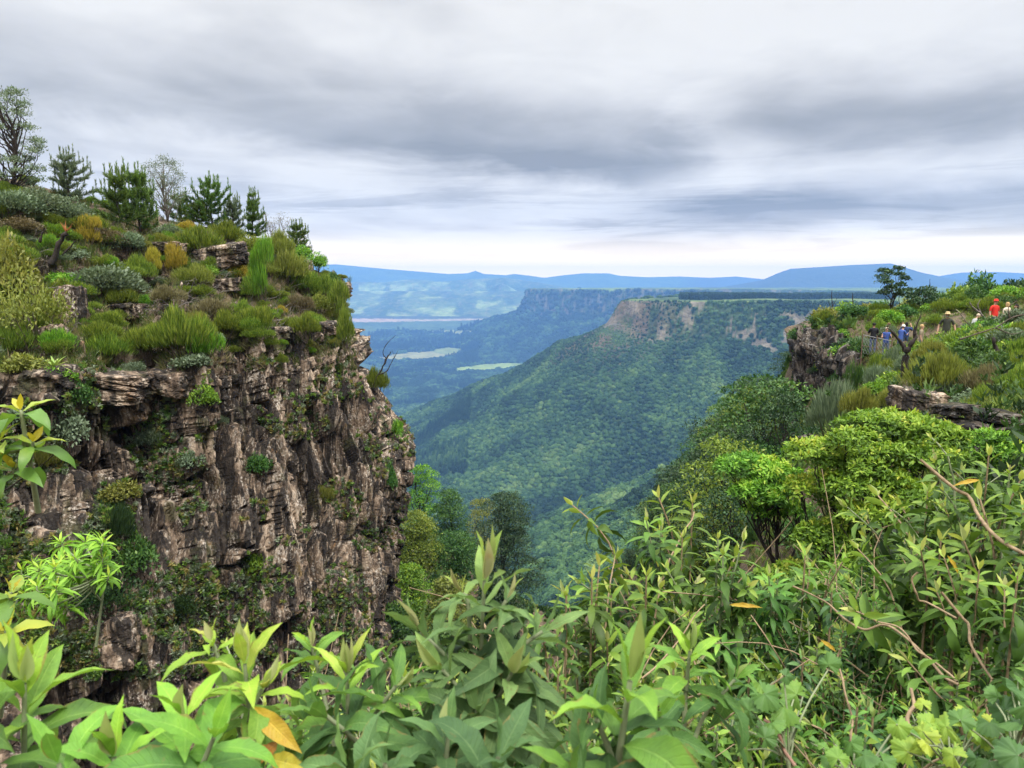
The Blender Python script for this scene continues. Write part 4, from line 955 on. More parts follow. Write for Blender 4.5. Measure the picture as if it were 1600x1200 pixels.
# ------------------------------------------------------------------ right hill, lookout, ravine trees
def G_(px, py, d=None):
    """ground point under a photograph pixel (or straight down at distance D)"""
    if d is not None: x = at(px, py, d)[0]; return np.array([x, d, float(ground(x, d))])
    return foot(px, py, GB)
def Rs(px, py, w, h, kind, style, label, name='shrub', seed=0, d=None, group=None):
    p = G_(px, py, d)
    if p is None: return
    k = p[1] / F; return shrub(name, label, 'shrub', p, w * k, h * k, kind, style, seed, group)
RIGHT = [
 # along the top of the grey cliff and the skyline
 (1252,528,46,34,'broad','leafy','leafy bush overhanging the left corner of the grey cliff','leafy_shrub',0,50),
 (1288,522,52,34,'olive','leafy','olive bush on the grey cliff top under the two thin snags','leafy_shrub',1,51),
 (1322,512,54,36,'lime','leafy','bright bush on the skyline right of the two thin snags','leafy_shrub',2,52),
 (1352,505,50,34,'olive','leafy','olive bush on the skyline left of the tall clumped tree','leafy_shrub',0,52),
 (1372,512,48,38,'broad','leafy','green bush at the foot of the tall clumped tree, left side','leafy_shrub',1,50),
 (1425,505,60,40,'olive','leafy','brownish olive bush at the foot of the tall clumped tree, right side','leafy_shrub',2,50),
 (1465,498,62,48,'broad','leafy','green bush behind the man in the wide hat','leafy_shrub',0,50),
 (1498,492,60,56,'heath','leafy','bush rising towards the big round thicket, left shoulder of it','leafy_shrub',1,50),
 (1532,480,78,64,'broad','leafy','left dome of the big round thicket on the skyline','leafy_shrub',2,52),
 (1572,474,84,58,'dark','leafy','dark middle dome of the big round thicket on the skyline','leafy_shrub',0,53),
 (1612,480,80,54,'broad','leafy','right dome of the big round thicket, cut by the frame edge','leafy_shrub',1,52),
 (1315,585,64,56,'dark','leafy','dark glossy bush on the right shoulder of the grey cliff','leafy_shrub',0,43),
 (1338,560,40,40,'broad','leafy','dark green bush at the left end of the wire fence','leafy_shrub',2,41),
 (1300,560,52,36,'olive','leafy','olive bush growing over the middle of the grey cliff','leafy_shrub',1,45),
 (1330,650,42,74,'broad','upright','dark leafy column bush beside the grey cliff foot','leafy_shrub',0,34),
 # slope in front of the people
 (1372,600,78,64,'grey','feather','grey-green feathery bush in front of the wire fence','heath_shrub',0,32),
 (1398,580,56,50,'heath','feather','green bush left of the forked dead trunk','heath_shrub',1,34),
 (1355,560,30,22,'lime','leafy','small vivid green plant under the wire fence','leafy_shrub',1,37),
 (1440,565,76,52,'grey','feather','silvery green bush right of the forked dead trunk','heath_shrub',2,30),
 (1482,560,66,48,'heath','leafy','leafy green bush hiding the legs of the man in the wide hat','leafy_shrub',0,30),
 (1500,600,76,60,'lime','leafy','bright green bush in mid slope below the man in the wide hat','leafy_shrub',2,27),
 (1455,610,66,50,'olive','feather','olive bush under the silvery green bush','heath_shrub',0,27),
 (1540,560,70,52,'olive','leafy','olive bush between the bent dead trunk and the bright mid slope bush','leafy_shrub',1,30),
 (1590,545,70,50,'grey','leafy','pale bush in front of the dark haired woman','leafy_shrub',0,32),
 (1540,525,64,36,'broad','leafy','green bush in front of the man in red','leafy_shrub',2,36),
 (1515,520,42,36,'grey','cushion','grey-green rounded bush left of the man in red','cushion_shrub',1,37),
 (1590,600,80,56,'heath','feather','dark heath by the bent dead trunk at the right frame edge','heath_shrub',2,26),
 (1545,630,88,62,'brown','feather','brownish heath below the bent dead trunk','dry_shrub',0,23),
 (1590,660,90,76,'heath','feather','deep green heath over the right end of the rock pile','heath_shrub',0,20),
 (1480,640,80,54,'brown','feather','reddish brown heath above the rock pile','dry_shrub',1,22),
 (1520,650,66,46,'heath','feather','green heath directly above the rock pile','heath_shrub',1,20.5),
 (1405,640,72,56,'olive','feather','olive heath behind the white patched boulder','heath_shrub',1,24),
 (1370,655,58,50,'brown','feather','brown undergrowth bush left of the white patched boulder','dry_shrub',2,23),
 (1372,632,50,40,'lime','leafy','yellow-green bush above the brown undergrowth bush','leafy_shrub',0,26),
 (1300,690,100,96,'grey','feather','large feathery grey-green bush below the grey cliff','heath_shrub',1,26),
 (1265,725,80,66,'lime','leafy','light green bush below the large feathery bush','leafy_shrub',1,26),
 (1340,700,60,60,'olive','feather','olive heath right of the large feathery bush','heath_shrub',2,24),
 (1260,780,90,80,'broad','leafy','leafy green bush above the lime clumped tree, left','leafy_shrub',2,22),
]
for px, py, w_, h_, k_, s_, lab, nm, sd, d in RIGHT: Rs(px, py, w_, h_, k_, s_, lab, nm, sd, d)
rng = np.random.default_rng(17)
for i in range(300):
    d = rng.uniform(15, 52); px = rng.uniform(1235, 1640); p = G_(px, 500, d)
    if p[0] < 9.5 + .22 * d or abs(d - 38) < 3.2 and p[0] > 17: continue
    k = ['heath', 'olive', 'grey', 'broad', 'heath', 'heath', 'lime', 'lime', 'grey', 'broad'][rng.integers(10)]; w_ = rng.uniform(.9, 2.2)
    shrub('heath_tuft', 'low bush of the mixed thicket covering the right hillside', 'shrub', p, w_, w_ * rng.uniform(.5, .8), k, {'broad': 'leafy', 'lime': 'leafy', 'grey': 'cushion'}.get(k, 'feather'), int(rng.integers(3)), 'low bushes of the right hillside thicket')
def Rt(px, yt, d, w, kind, style, label, name, seed):
    p = G_(px, yt, d); h = at(px, yt, d)[2] - p[2]; return shrub(name, label, 'shrub', p, w * d / F, max(h, .6), kind, style, seed)
for q in [(1414, 531, 37.6, 40, 'broad', 'leafy', 'leafy bush hiding the legs of the one in the white cap', 'leafy_shrub', 1), (1388, 541, 36.5, 34, 'lime', 'leafy', 'small bright bush in the middle of the wire fence', 'leafy_shrub', 2), (1400, 541, 36.2, 52, 'grey', 'feather', 'feathery bush hiding the right half of the wire fence', 'heath_shrub', 1), (1432, 527, 35.4, 48, 'heath', 'leafy', 'leafy bush hiding the figure that sits low', 'leafy_shrub', 0),
          (1462, 520, 33.2, 46, 'lime', 'leafy', 'yellow-green bush at the left elbow of the man in the wide hat', 'leafy_shrub', 1), (1490, 517, 32.6, 56, 'grey', 'leafy', 'pale bush hiding the waist of the man in the wide hat', 'leafy_shrub', 2),
          (1530, 503, 35, 56, 'heath', 'leafy', 'green bush hiding the stooping figure in grey', 'leafy_shrub', 0), (1562, 496, 36, 50, 'olive', 'leafy', 'olive bush hiding the legs of the man in red', 'leafy_shrub', 1), (1592, 500, 35, 52, 'broad', 'leafy', 'green bush hiding the legs of the long haired woman', 'leafy_shrub', 2),
          (1370, 548, 36.4, 44, 'heath', 'feather', 'green bush at the foot of the wire fence', 'heath_shrub', 0)]: Rt(*q)
# tall clumped tree with two dark stems, its leaning neighbour, snags
p = G_(1392, 505, 47); clump_tree('clumped_tree', 'tall tree with separate dark clumps rising above the lookout against the blue mountain', p, tall(p, 416), 56 * p[1] / F, 12, 'dark', 14, (.16, .085), 170, .44, .5, .6, .15, None, BARKD, .25, .2)
p = G_(1440, 500, 47); clump_tree('clumped_tree', 'shorter leaning dark tree right of the tall clumped tree', p, tall(p, 448), 58 * p[1] / F, 14, 'dark', 11, (.16, .085), 190, .4, .5, .6, .18, None, BARKD, .2, .2)
for px, py, yt, lab, ln in [(1302, 505, 454, 'thin dead snag standing over the grey cliff, left of its twin', -2), (1329, 500, 458, 'thin branched snag right of its twin over the grey cliff', 3), (1452, 470, 436, 'thin bare pole standing behind the leaning dark tree', 1)]:
    p = G_(px, py, 51); dead_wood('dead_snag', lab, p, [(rel(p, [(px, py), (px + ln, (py + yt) / 2), (px + ln, yt)], 51), .06, .015), (rel(p, [(px + ln, (py + yt) / 2), (px + ln + 8, yt + 12)], 51), .025, .01), (rel(p, [(px + ln, (py + yt) / 2 + 6), (px + ln - 6, yt + 16)], 51), .025, .01)], BARKD)
p = at(1413, 612, 27); dead_wood('dead_tree', 'black dead trunk that forks near the top like a slingshot', p, [
    (rel(p, [(1412, 628), (1411, 600), (1414, 570), (1416, 545)], 27), .17, .13), (rel(p, [(1416, 548), (1424, 537), (1431, 524), (1428, 508)], 27), .11, .03), (rel(p, [(1415, 549), (1407, 535), (1398, 524), (1385, 510)], 27.2), .10, .02),
    (rel(p, [(1430, 522), (1433, 506), (1440, 490)], 27), .035, .012)], BARKD)
p = at(1560, 606, 26); dead_wood('dead_tree', 'crooked black dead trunk bending left at the right frame edge', p, [
    (rel(p, [(1566, 612), (1556, 590), (1549, 575), (1556, 560), (1557, 545), (1552, 528)], 26), .14, .06), (rel(p, [(1549, 577), (1543, 568)], 26), .06, .03)], BARKD)
p = at(1530, 520, 25); dead_wood('dead_branch', 'pale bare limb spreading sideways above the crooked dead trunk', p, [
    (rel(p, [(1500, 530), (1530, 520), (1556, 512), (1578, 498), (1606, 490)], 25), .03, .018), (rel(p, [(1556, 512), (1580, 522), (1606, 516)], 25), .02, .012), (rel(p, [(1578, 498), (1576, 480), (1590, 470)], 25), .025, .01), (rel(p, [(1530, 520), (1516, 508), (1505, 500)], 25), .015, .008)], BARK)
p = at(1530, 492, 39); dead_wood('dead_branch', 'bleached bare branches leaning in front of the big round thicket', p, [
    (rel(p, [(1545, 505), (1535, 492), (1524, 483), (1515, 474)], 39), .07, .02), (rel(p, [(1535, 492), (1528, 478), (1532, 468)], 39), .035, .01), (rel(p, [(1512, 505), (1500, 490), (1492, 482)], 39), .03, .01)], BARKG)
# rocks
def rblock(px, py, d, w_, h_, dp, sd, lab, beds=3, rz=0., material=None, nm='boulder'):
    material = material or M_GREYR; h_ *= .85
    c = at(px, py, d); k = d / F * .8; boulder(nm, lab, 'rock', c, (w_ * k, dp, h_ * k), sd, beds, material, rz)
rblock(1430, 625, 20, 66, 50, 1.3, 21, 'white patched boulder above the bright lime tree', 2, .2, M_PALE)
rblock(1492, 640, 16.5, 56, 24, .9, 22, 'topmost stone of the split rock pile', 2, .1)
rblock(1500, 672, 16.2, 64, 46, 1.1, 23, 'large layered stone left of the dark split', 4, .15)
rblock(1520, 692, 15.8, 56, 34, 1.0, 24, 'rounded stone at the foot of the rock pile, left of the split', 3)
rblock(1560, 650, 16.5, 54, 22, .9, 25, 'flat stone on top right of the dark split', 2, -.1)
rblock(1572, 682, 16.2, 60, 54, 1.1, 26, 'block right of the dark split in the rock pile', 3, -.2)
rblock(1532, 655, 16.9, 34, 24, .8, 27, 'small stone wedged over the dark split', 2)
rblock(1475, 668, 17, 34, 30, .8, 28, 'outer left stone of the rock pile', 2)
rblock(1280, 690, 30, 44, 20, 1.6, 29, 'slanting brown ledge stone on the forest edge', 2, .5)
# the lookout fence
POST = plain_mat("rusty_post", (.16, .10, .07), .8); WIRE = plain_mat("galvanised_wire", (.27, .27, .27), .5)
A, B_ = at(1346, 552, 38), at(1392, 560, 36.6)
fz = [at(1346, 523, 38)[2], at(1392, 533, 36.6)[2]]
t = thing('mesh_fence', 'sagging wire mesh fence with rusty posts around the lookout', 'fence', A)
for q, z1, nm in ((A, fz[0], 'post'), ((A + B_) / 2, sum(fz) / 2, 'post'), (B_, fz[1], 'post')):
    b = MB(); v, f = tube([q - A - (0, 0, .8), (*(q - A)[:2], z1 - A[2] + .12)], [.035, .03], 6); b.add(v, f); b.build(nm, POST, t)
b = MB()
for k in range(14):
    for s_ in (0, 1):
        a0, a1 = (k / 9.5 - .4, k / 9.5) if s_ else (k / 9.5, k / 9.5 - .4)
        x0, x1 = np.clip([a0, a1], 0, 1)
        if x0 == x1: continue
        fr = lambda u: (u - a0) / (a1 - a0)
        P0 = A + (B_ - A) * x0; P1 = A + (B_ - A) * x1; h0 = fz[0] + (fz[1] - fz[0]) * x0 - P0[2]; h1 = fz[0] + (fz[1] - fz[0]) * x1 - P1[2]
        v, f = tube([P0 - A + (0, 0, h0 * fr(x0)), P1 - A + (0, 0, h1 * fr(x1))], .006, 4); b.add(v, f)
b.build('wire_mesh', WIRE, t)
for fr_, nm in ((1.0, 'rail'), (.42, 'rail')):
    b = MB(); v, f = tube([(0, 0, (fz[0] - A[2]) * fr_), B_ - A + (0, 0, (fz[1] - B_[2]) * fr_)], .014, 5); b.add(v, f); b.build(nm, POST if fr_ < 1 else WIRE, t)

# ------------------------------------------------------------------ ravine trees, each one a tree of its own
RAV = [  # px, top y, distance, crown width px, height/width, kind, label
 (790,770,86,132,1.5,'dark','largest dark layered tree in the middle of the ravine',41),
 (660,725,80,76,1.4,'lime','light green tree against the foot of the cliff nose',42),
 (700,765,78,88,1.5,'broad','mid green tree between the cliff nose and the large dark tree',43),
 (755,778,92,80,1.4,'olive','pale olive tree touching the large dark tree',44),
 (650,800,68,96,1.5,'heath','yellowish green tree low against the cliff',45),
 (715,830,70,100,1.4,'broad','rounded green tree in front of the pale olive tree',46),
 (640,880,58,100,1.4,'lime','bright green tree at the cliff foot, lowest on the left',47),
 (700,900,56,110,1.3,'olive','olive tree at the ravine bottom under the rounded green tree',48),
 (775,900,62,100,1.2,'dark','dark tree under the large dark layered tree',49),
 (610,940,48,110,1.2,'broad','dark green tree in the shadow of the cliff foot',50),
 (690,985,44,110,1.0,'broad','green tree deepest in the ravine, mostly behind the foreground leaves',51),
]
for px, yt, d, w_, hw, k_, lab, sd in RAV:
    x = at(px, yt, d)[0]; top = at(px, yt, d)[2]; wd = w_ * d / F; h = min(max(top - float(ground(x, d)), wd * 1.0), wd * hw * 1.5)
    if k_ == 'dark': clump_tree('ravine_tree', lab, (x, d, top - h), h, wd, sd, k_, 34, (.26, .13), 600, .12, .42, .6, .2, None, BARKD, .65, .15)
    else: clump_tree('ravine_tree', lab, (x, d, top - h), h, wd, sd, k_, 24, (.24, .12), 300, .12, .62, .6, .2, None, BARKD, .55, .3)
# the dark wooded flank on the right: a few kinds copied
flank = [clump_tree('flank_tree', 'rounded dark tree of the wooded flank', (0, 0, -500), 8, 6.5, 60 + i, ['dark', 'broad', 'dark', 'heath', 'dark', 'broad'][i], [17, 14, 22, 15, 12, 20][i], (.25, .13), 260, .22, [.42, .6, .35, .55, .5, .45][i], .7, [.22, .25, .2, .22, .27, .21][i], 'trees crowding the wooded flank', BARKD, .45, .35) for i in range(6)]
SPEC = [(1235, 548, 64, 58, 0, 'dark tree under the left corner of the grey cliff'), (1180, 590, 82, 72, 2, 'topmost tree of the wooded flank against the valley'), (1132, 620, 92, 62, 1, 'bright topped tree with visible forked limbs on the flank silhouette'),
 (1090, 668, 98, 66, 0, 'dark tree on the flank silhouette below the bright topped one'), (1050, 728, 100, 66, 2, 'dark tree midway down the flank silhouette'), (1025, 775, 100, 60, 3, 'yellowish tree low on the flank silhouette'), (1000, 830, 96, 62, 1, 'green tree near the foot of the flank silhouette'), (975, 872, 92, 60, 4, 'lowest dark tree of the flank silhouette')]
rng = np.random.default_rng(23); first = set()
def put(i, px, yt, d, w_, lab):
    x, _, top = at(px, yt, d); wd = w_ * d / F; s_ = wd / 6.5; h = max(top - float(ground(x, d)) + .3, wd * .8); h = min(h, wd * 1.7)
    dup(flank[i], (x, d, top - h), rng.uniform(0, 6.28), (s_, s_, h / 8.0), lab)
for px, yt, d, w_, i, lab in SPEC: put(i, px, yt, d, w_, lab)
for k in range(120):
    d = rng.uniform(28, 112); 
    u0 = np.interp(d, [30, 45, 60, 80, 112], [1130, 1040, 985, 985, 985]); px = rng.uniform(u0, 1300)
    x = at(px, 700, d)[0]; gz = float(ground(x, d))
    hgt = rng.uniform(2.6, 7.2); py = 600 - F * ((SP + CP * (gz + hgt) / d) / (CP - SP * (gz + hgt) / d))
    lim = np.interp(px, [960, 1000, 1050, 1100, 1150, 1200, 1250, 1300], [900, 835, 745, 665, 615, 580, 630, 690])
    if py < lim or py > 960 or (px > 1225 and py < 660): continue
    i = int(rng.integers(6)); w_ = hgt * rng.uniform(.7, 1.05) / d * F
    put(i, px, py, d, w_, 'rounded dark tree among the crowded trees of the wooded flank')
for o in flank:
    for ch in list(o.children): bpy.data.objects.remove(ch)
    bpy.data.objects.remove(o)
# understorey leaves between the trees
def tuft_ground(name, n, box, size, per, rng, stops, test, shape=(.16, .06), spread=.7):
    P_ = []
    for _ in range(n):
        d = rng.uniform(box[2], box[3]); px = rng.uniform(box[0], box[1]); x = at(px, 700, d)[0]
        if test(px, d, x): P_.append((x, d, float(ground(x, d))))
    P_ = np.array(P_); return tufts(name, P_, np.tile([0, 0, 1.], (len(P_), 1)), rng.uniform(*size, len(P_)), per, rng, stops, shape, spread)
GREENS = [(0, (.02, .045, .014)), (.5, (.05, .105, .026)), (.8, (.10, .17, .035)), (1, (.17, .21, .06))]
tuft_ground('understorey', 14000, (480, 1320, 28, 130), (.2, .65), 18, np.random.default_rng(4), GREENS, lambda px, d, x: True, (.3, .16), .9)
HG = [(0, (.06, .11, .02)), (.4, (.13, .21, .04)), (.7, (.23, .30, .06)), (.9, (.24, .24, .09)), (1, (.28, .20, .11))]
tuft_ground('hillside_plants', 15000, (1180, 1680, 9, 56), (.12, .36), 20, np.random.default_rng(6), HG, lambda px, d, x: x > 5.5 + .12 * d, (.2, .024), .85)
# ------------------------------------------------------------------ foreground: velvet-leaved shrubs and the tangle below the viewer
VEL = [(0, (.036, .090, .030)), (.3, (.085, .185, .042)), (.55, (.165, .33, .045)), (.8, (.30, .50, .050)), (1, (.46, .50, .12))]
M_VEL = leaf_mat("velvet_leaves", VEL, .34, .55, .25, vary=.18, mottled=30, vein=90, ribs=True)
M_GV = leaf_mat('grey_velvet_leaves', [(0, (.050, .105, .038)), (.3, (.115, .21, .070)), (.55, (.20, .33, .10)), (.8, (.32, .48, .10)), (1, (.45, .52, .15))], .34, .6, .25, vary=.12, mottled=30, vein=90, ribs=True)
M_VEL2 = leaf_mat("shrub_leaves", [(0, (.030, .065, .014)), (.3, (.085, .165, .026)), (.6, (.17, .29, .040)), (.85, (.30, .41, .06)), (1, (.43, .46, .12))], .36, .5, .3, vary=.25, mottled=20)
M_VEL3 = leaf_mat('shrub_leaves_green', [(0, (.025, .060, .016)), (.3, (.065, .145, .026)), (.6, (.13, .26, .04)), (.85, (.23, .38, .055)), (1, (.36, .44, .10))], .34, .5, .3, vary=.3, mottled=20)
M_VEL4 = leaf_mat('shrub_leaves_dark', [(0, (.018, .045, .020)), (.3, (.045, .105, .035)), (.6, (.085, .185, .05)), (.85, (.15, .27, .07)), (1, (.26, .34, .10))], .3, .45, .35, vary=.3, mottled=20)
M_BUD = leaf_mat("young_leaves", [(0, (.27, .36, .10)), (.6, (.39, .43, .19)), (.95, (.44, .43, .22)), (1, (.44, .36, .16))], .35, .6, .2, mottled=25)
M_YEL = leaf_mat("yellowed_leaves", [(0, (.13, .06, .02)), (.3, (.30, .15, .02)), (.55, (.42, .29, .03)), (.8, (.40, .36, .04)), (1, (.30, .36, .06))], .25, .5, .3, mottled=55, vein=60, ribs=True)
M_STEM = plain_mat("green_stem", (.20, .23, .13), .7, .25, 40)
M_TWIG = plain_mat("tan_twig", (.25, .18, .11), .85, .4, 60)
M_LOBE = leaf_mat("lobed_leaves", [(0, (.065, .14, .045)), (.4, (.11, .22, .045)), (.75, (.20, .32, .045)), (1, (.34, .40, .05))], .35, .5, .3, vary=.2, mottled=45)
def frame(ax):
    ax = ax / np.linalg.norm(ax); a = np.cross(ax, (.2, .97, .1)); a /= np.linalg.norm(a); return ax, a, np.cross(ax, a)
def rosette(fb, bb, tip, axis, L, Wd, n, rng, tint=(.95, .3), seg=9, na=5, curl=.2, spin=None, spacing=.15, open_=(20, 88), bud=2):
    if na == 5: n = int(n * 1.5); L = L * 1.14; spacing *= .8
    ax, a, b_ = frame(np.asarray(axis, float)); n2 = max(n // 2, 1); s0 = rng.random() * 3 if spin is None else spin
    j = np.repeat(np.arange(n2), 2)[:n]; q = j / max(n2 - 1, 1)
    ang = s0 + j * (math.pi / 2 + .12) + (np.arange(len(j)) % 2) * math.pi + rng.normal(size=len(j)) * .16
    th = np.radians(open_[0] + (open_[1] - open_[0]) * q ** .75) + rng.normal(size=len(j)) * .14
    rad = np.cos(ang)[:, None] * a + np.sin(ang)[:, None] * b_
    d = np.cos(th)[:, None] * ax + np.sin(th)[:, None] * rad
    up = np.sin(th)[:, None] * ax - np.cos(th)[:, None] * rad
    ln = L * np.clip(.45 + .75 * q, 0, 1) * rng.uniform(.85, 1.12, len(j))
    base = tip - ax * (j * L * spacing)[:, None] + rad * L * .02
    dr = .45 + 1.5 * q ** .7 * rng.uniform(.45, 1.6, len(j)) if na == 5 else .2 + 1.3 * q ** .8 * rng.uniform(.4, 1.6, len(j)) + (d[:, 2] < .2) * .15
    v, f, k = blades(base, d, up, ln, Wd * .92 * np.clip(.5 + .6 * q, 0, 1) * rng.uniform(.8, 1.15, len(j)), dr, seg, na, .16, .42, curl, rng.normal(size=len(j)) * .55)
    ti = np.clip(tint[0] + (tint[1] - tint[0]) * q ** .6 + rng.normal(size=len(j)) * .07, 0, 1)
    fb.add(v, f, 0, np.repeat(ti, k), len(j), seg, na)
    if bud and bb is not None:
        ang = rng.random(bud) * 6.28; th = rng.uniform(.05, .3, bud); rad = np.cos(ang)[:, None] * a + np.sin(ang)[:, None] * b_; d = np.cos(th)[:, None] * ax + np.sin(th)[:, None] * rad
        v, f, k = blades(np.repeat([tip], bud, 0), d, rad, L * rng.uniform(.30, .52, bud), Wd * rng.uniform(.32, .46, bud), .15, seg, na, .45, .4)
        bb.add(v, f, 0, np.repeat(rng.random(bud), k))
    return tip - ax * n2 * L * spacing
def velvet(label, root, tips, seed, stem_r=.0045, name='velvet_shrub', leafm=None, group=None, bare=.0):
    """TIPS: (px, py, d, axis, L, W, n[, kwargs])"""
    rng = np.random.default_rng(seed); root = at(*root) if len(root) == 3 else np.asarray(root, float)
    t = thing(name, label, 'shrub', root, group); sb, fb, bb = MB(), MB(), MB(); hub = None
    for i, q in enumerate(tips):
        tip = at(q[0], q[1], q[2]) - root; ax = np.asarray(q[3], float); kw = q[7] if len(q) > 7 else {}
        low = rosette(fb, bb, tip, ax, q[4], q[5], q[6], rng, **kw); axn = ax / np.linalg.norm(ax)
        if hub is None:
            mid = low * .55 + np.array([0, 0, 0]) + axn * -.02; pts = catmull(np.array([np.zeros(3), mid, low, tip - axn * .003]), np.linspace(0, 3, 14)); hub = mid; hubs = pts
        else:
            o_ = hubs[min(4 + i, 9)]; pts = catmull(np.array([o_, (o_ + low) / 2 - (0, 0, .08 * np.linalg.norm(low - o_)), low, tip - axn * .003]), np.linspace(0, 3, 12))
        v, f = tube(pts, np.linspace(stem_r * (1.4 if i == 0 else 1), stem_r * .6, len(pts)), 7); sb.add(v, f)
    sb.build('stem', M_STEM, t); fb.build('foliage', leafm or M_VEL, t)
    if bb.n: bb.build('young_leaves', M_BUD, t)
    return t
U = (0, 0, 1)
velvet('grey-green velvet shrub in the middle of the foreground, tallest of the near plants', (742, 1330, .98), [
    (757, 905, 1.02, (.05, -.05, 1), .15, .042, 16, dict(tint=(.75, .12), spacing=.17, spin=.5, bud=3)), (722, 925, 1.04, (-.35, 0, 1), .075, .02, 4, dict(bud=2)), (792, 935, 1.0, (.3, 0, 1), .08, .022, 4, dict(tint=(.6, .2), bud=1)),
    (690, 1045, .95, (-.5, -.2, .8), .145, .044, 10, dict(tint=(.5, .08), bud=1)), (800, 1050, .96, (.3, -.3, .8), .13, .042, 10, dict(tint=(.6, .1), bud=2)), (850, 985, 1.02, (.8, .1, .6), .145, .04, 8, dict(tint=(.45, .1), bud=0)), (655, 985, 1.0, (-.7, .1, .7), .13, .04, 8, dict(tint=(.5, .1), bud=1)), (745, 1110, .9, (0, -.4, .8), .14, .046, 10, dict(tint=(.35, .02), bud=0))], 1, leafm=M_GV)
velvet('big bright velvet plant right of centre with the largest leaves and one upright buff leaf', (925, 1330, .66), [
    (985, 1060, .70, (.12, 0, 1), .14, .048, 8, dict(tint=(.7, .32), spin=.25, spacing=.2, open_=(14, 84), bud=1)), (930, 1120, .72, (-.3, .1, .8), .10, .034, 6, dict(tint=(.4, .1), bud=0)), (900, 1205, .66, (-.4, -.2, .7), .12, .042, 6, dict(tint=(.3, .1), bud=0))], 2, .005)
velvet('velvet plant left of centre with a long buff leaf standing straight up', (560, 1340, .9), [
    (542, 1050, .92, (.0, 0, 1), .125, .034, 12, dict(tint=(.85, .22), spin=1.1, bud=3)), (487, 1010, 1.05, (-.2, 0, 1), .085, .027, 8, dict(tint=(.75, .3), bud=2)), (620, 1070, .9, (.5, -.1, .8), .12, .036, 8, dict(tint=(.55, .1), bud=1)), (500, 1110, .85, (-.5, -.2, .7), .11, .034, 8, dict(tint=(.4, .1), bud=0))], 3)
velvet('bright lime velvet plant with curled upper leaves in front of the cliff foot', (440, 1350, .88), [
    (382, 1035, .92, (-.05, 0, 1), .125, .040, 10, dict(tint=(.95, .5), spin=2.0, bud=2)), (330, 1000, .98, (-.3, 0, 1), .07, .026, 6, dict(tint=(.95, .6), bud=1)), (410, 1075, .88, (.4, 0, .9), .09, .03, 6, dict(tint=(.9, .4), bud=2))], 4)
velvet('bright green velvet plant at the left frame edge with long arching leaves', (-40, 1340, .8), [
    (38, 1065, .84, (.12, 0, 1), .15, .046, 10, dict(tint=(.85, .38), spin=.1, open_=(10, 78), bud=2)), (-30, 1120, .8, (-.2, 0, 1), .12, .036, 8, dict(tint=(.6, .3), bud=0))], 5)
velvet('low velvet plant in the bottom left corner with broad leaves spread flat', (200, 1400, .75), [
    (290, 1120, .80, (.1, -.1, 1), .13, .048, 10, dict(tint=(.75, .35), spin=.9, open_=(30, 100), bud=1)), (178, 1180, .76, (0, 0, 1), .13, .044, 10, dict(tint=(.7, .3), bud=2)), (335, 1150, .74, (.4, -.1, .9), .12, .042, 6, dict(tint=(.6, .35), bud=0)), (90, 1190, .74, (-.3, 0, .9), .13, .04, 6, dict(tint=(.5, .25), bud=0))], 6)
velvet('velvet plant with a brownish upright leaf, right of the big bright plant', (1060, 1330, 1.05), [
    (1078, 1015, 1.12, (.05, 0, 1), .10, .032, 8, dict(tint=(.8, .4), spin=.6, bud=3)), (1150, 1060, 1.1, (.6, 0, .8), .10, .034, 8, dict(tint=(.5, .15), bud=1)), (1030, 1120, 1.0, (-.1, -.3, .8), .10, .034, 8, dict(tint=(.4, .1), bud=0))], 7)
velvet('dark velvet plant low in the middle of the bottom edge, shaded by taller ones', (640, 1420, .7), [
    (600, 1190, .76, (-.2, 0, 1), .11, .04, 8, dict(tint=(.3, .02), bud=0)), (700, 1150, .82, (.1, 0, 1), .11, .036, 10, dict(tint=(.35, .02), bud=1)), (780, 1180, .72, (.3, 0, .9), .13, .046, 8, dict(tint=(.25, .0), bud=0)), (540, 1200, .7, (-.4, -.1, .8), .12, .04, 8, dict(tint=(.4, .1), bud=0))], 8, leafm=M_GV)
# the yellow spotted leaves
def leaf_thing(label, base, tipp, wd, m, seed, ti=.5, droop=.5):
    base, tipp = at(*base), at(*tipp); d = tipp - base; L = np.linalg.norm(d); rng = np.random.default_rng(seed)
    up = np.cross(np.cross(d, (0, -.75, .7)), d); up = -up if up[2] < 0 else up
    v, f, k = blades(np.zeros((1, 3)), (nrm(d) + nrm(up) * droop * .5)[None], nrm(up)[None], L * 1.05, wd * .75, droop, 12, 7, .14, .45, .3)
    b = MB(); b.add(v, f, 0, ti, 1, 12, 7); o = b.build('withered_leaf', m, None); o.location = [float(q) for q in base]; return tag(o, label, 'leaf')
leaf_thing('large yellow spotted withering leaf hanging beside the lime velvet plant', (398, 1105, .86), (470, 1175, .82), .034, M_YEL, 1, .5)
leaf_thing('curled orange-yellow leaf below the large yellow spotted leaf', (432, 1160, .84), (398, 1200, .80), .026, M_YEL, 2, .3)
leaf_thing('small yellow leaf at the bottom edge under the curled orange one', (420, 1185, .82), (480, 1200, .80), .03, M_YEL, 3, .75)
leaf_thing('orange leaf lying across the stems under the drooping leafy stem', (1140, 945, 2.3), (1190, 950, 2.25), .022, M_YEL, 4, .45)
leaf_thing('yellow-orange leaf hanging below the shrub with the lime heart', (1282, 1000, 2.0), (1305, 1018, 2.0), .018, M_YEL, 5, .5)
leaf_thing('orange leaf on the leafy shrub under the tan arching branch', (1480, 868, 2.2), (1496, 898, 2.2), .02, M_YEL, 6, .45)
leaf_thing('yellowed leaf held out beside the tan arching branch', (1530, 750, 2.5), (1488, 760, 2.45), .022, M_YEL, 7, .6)
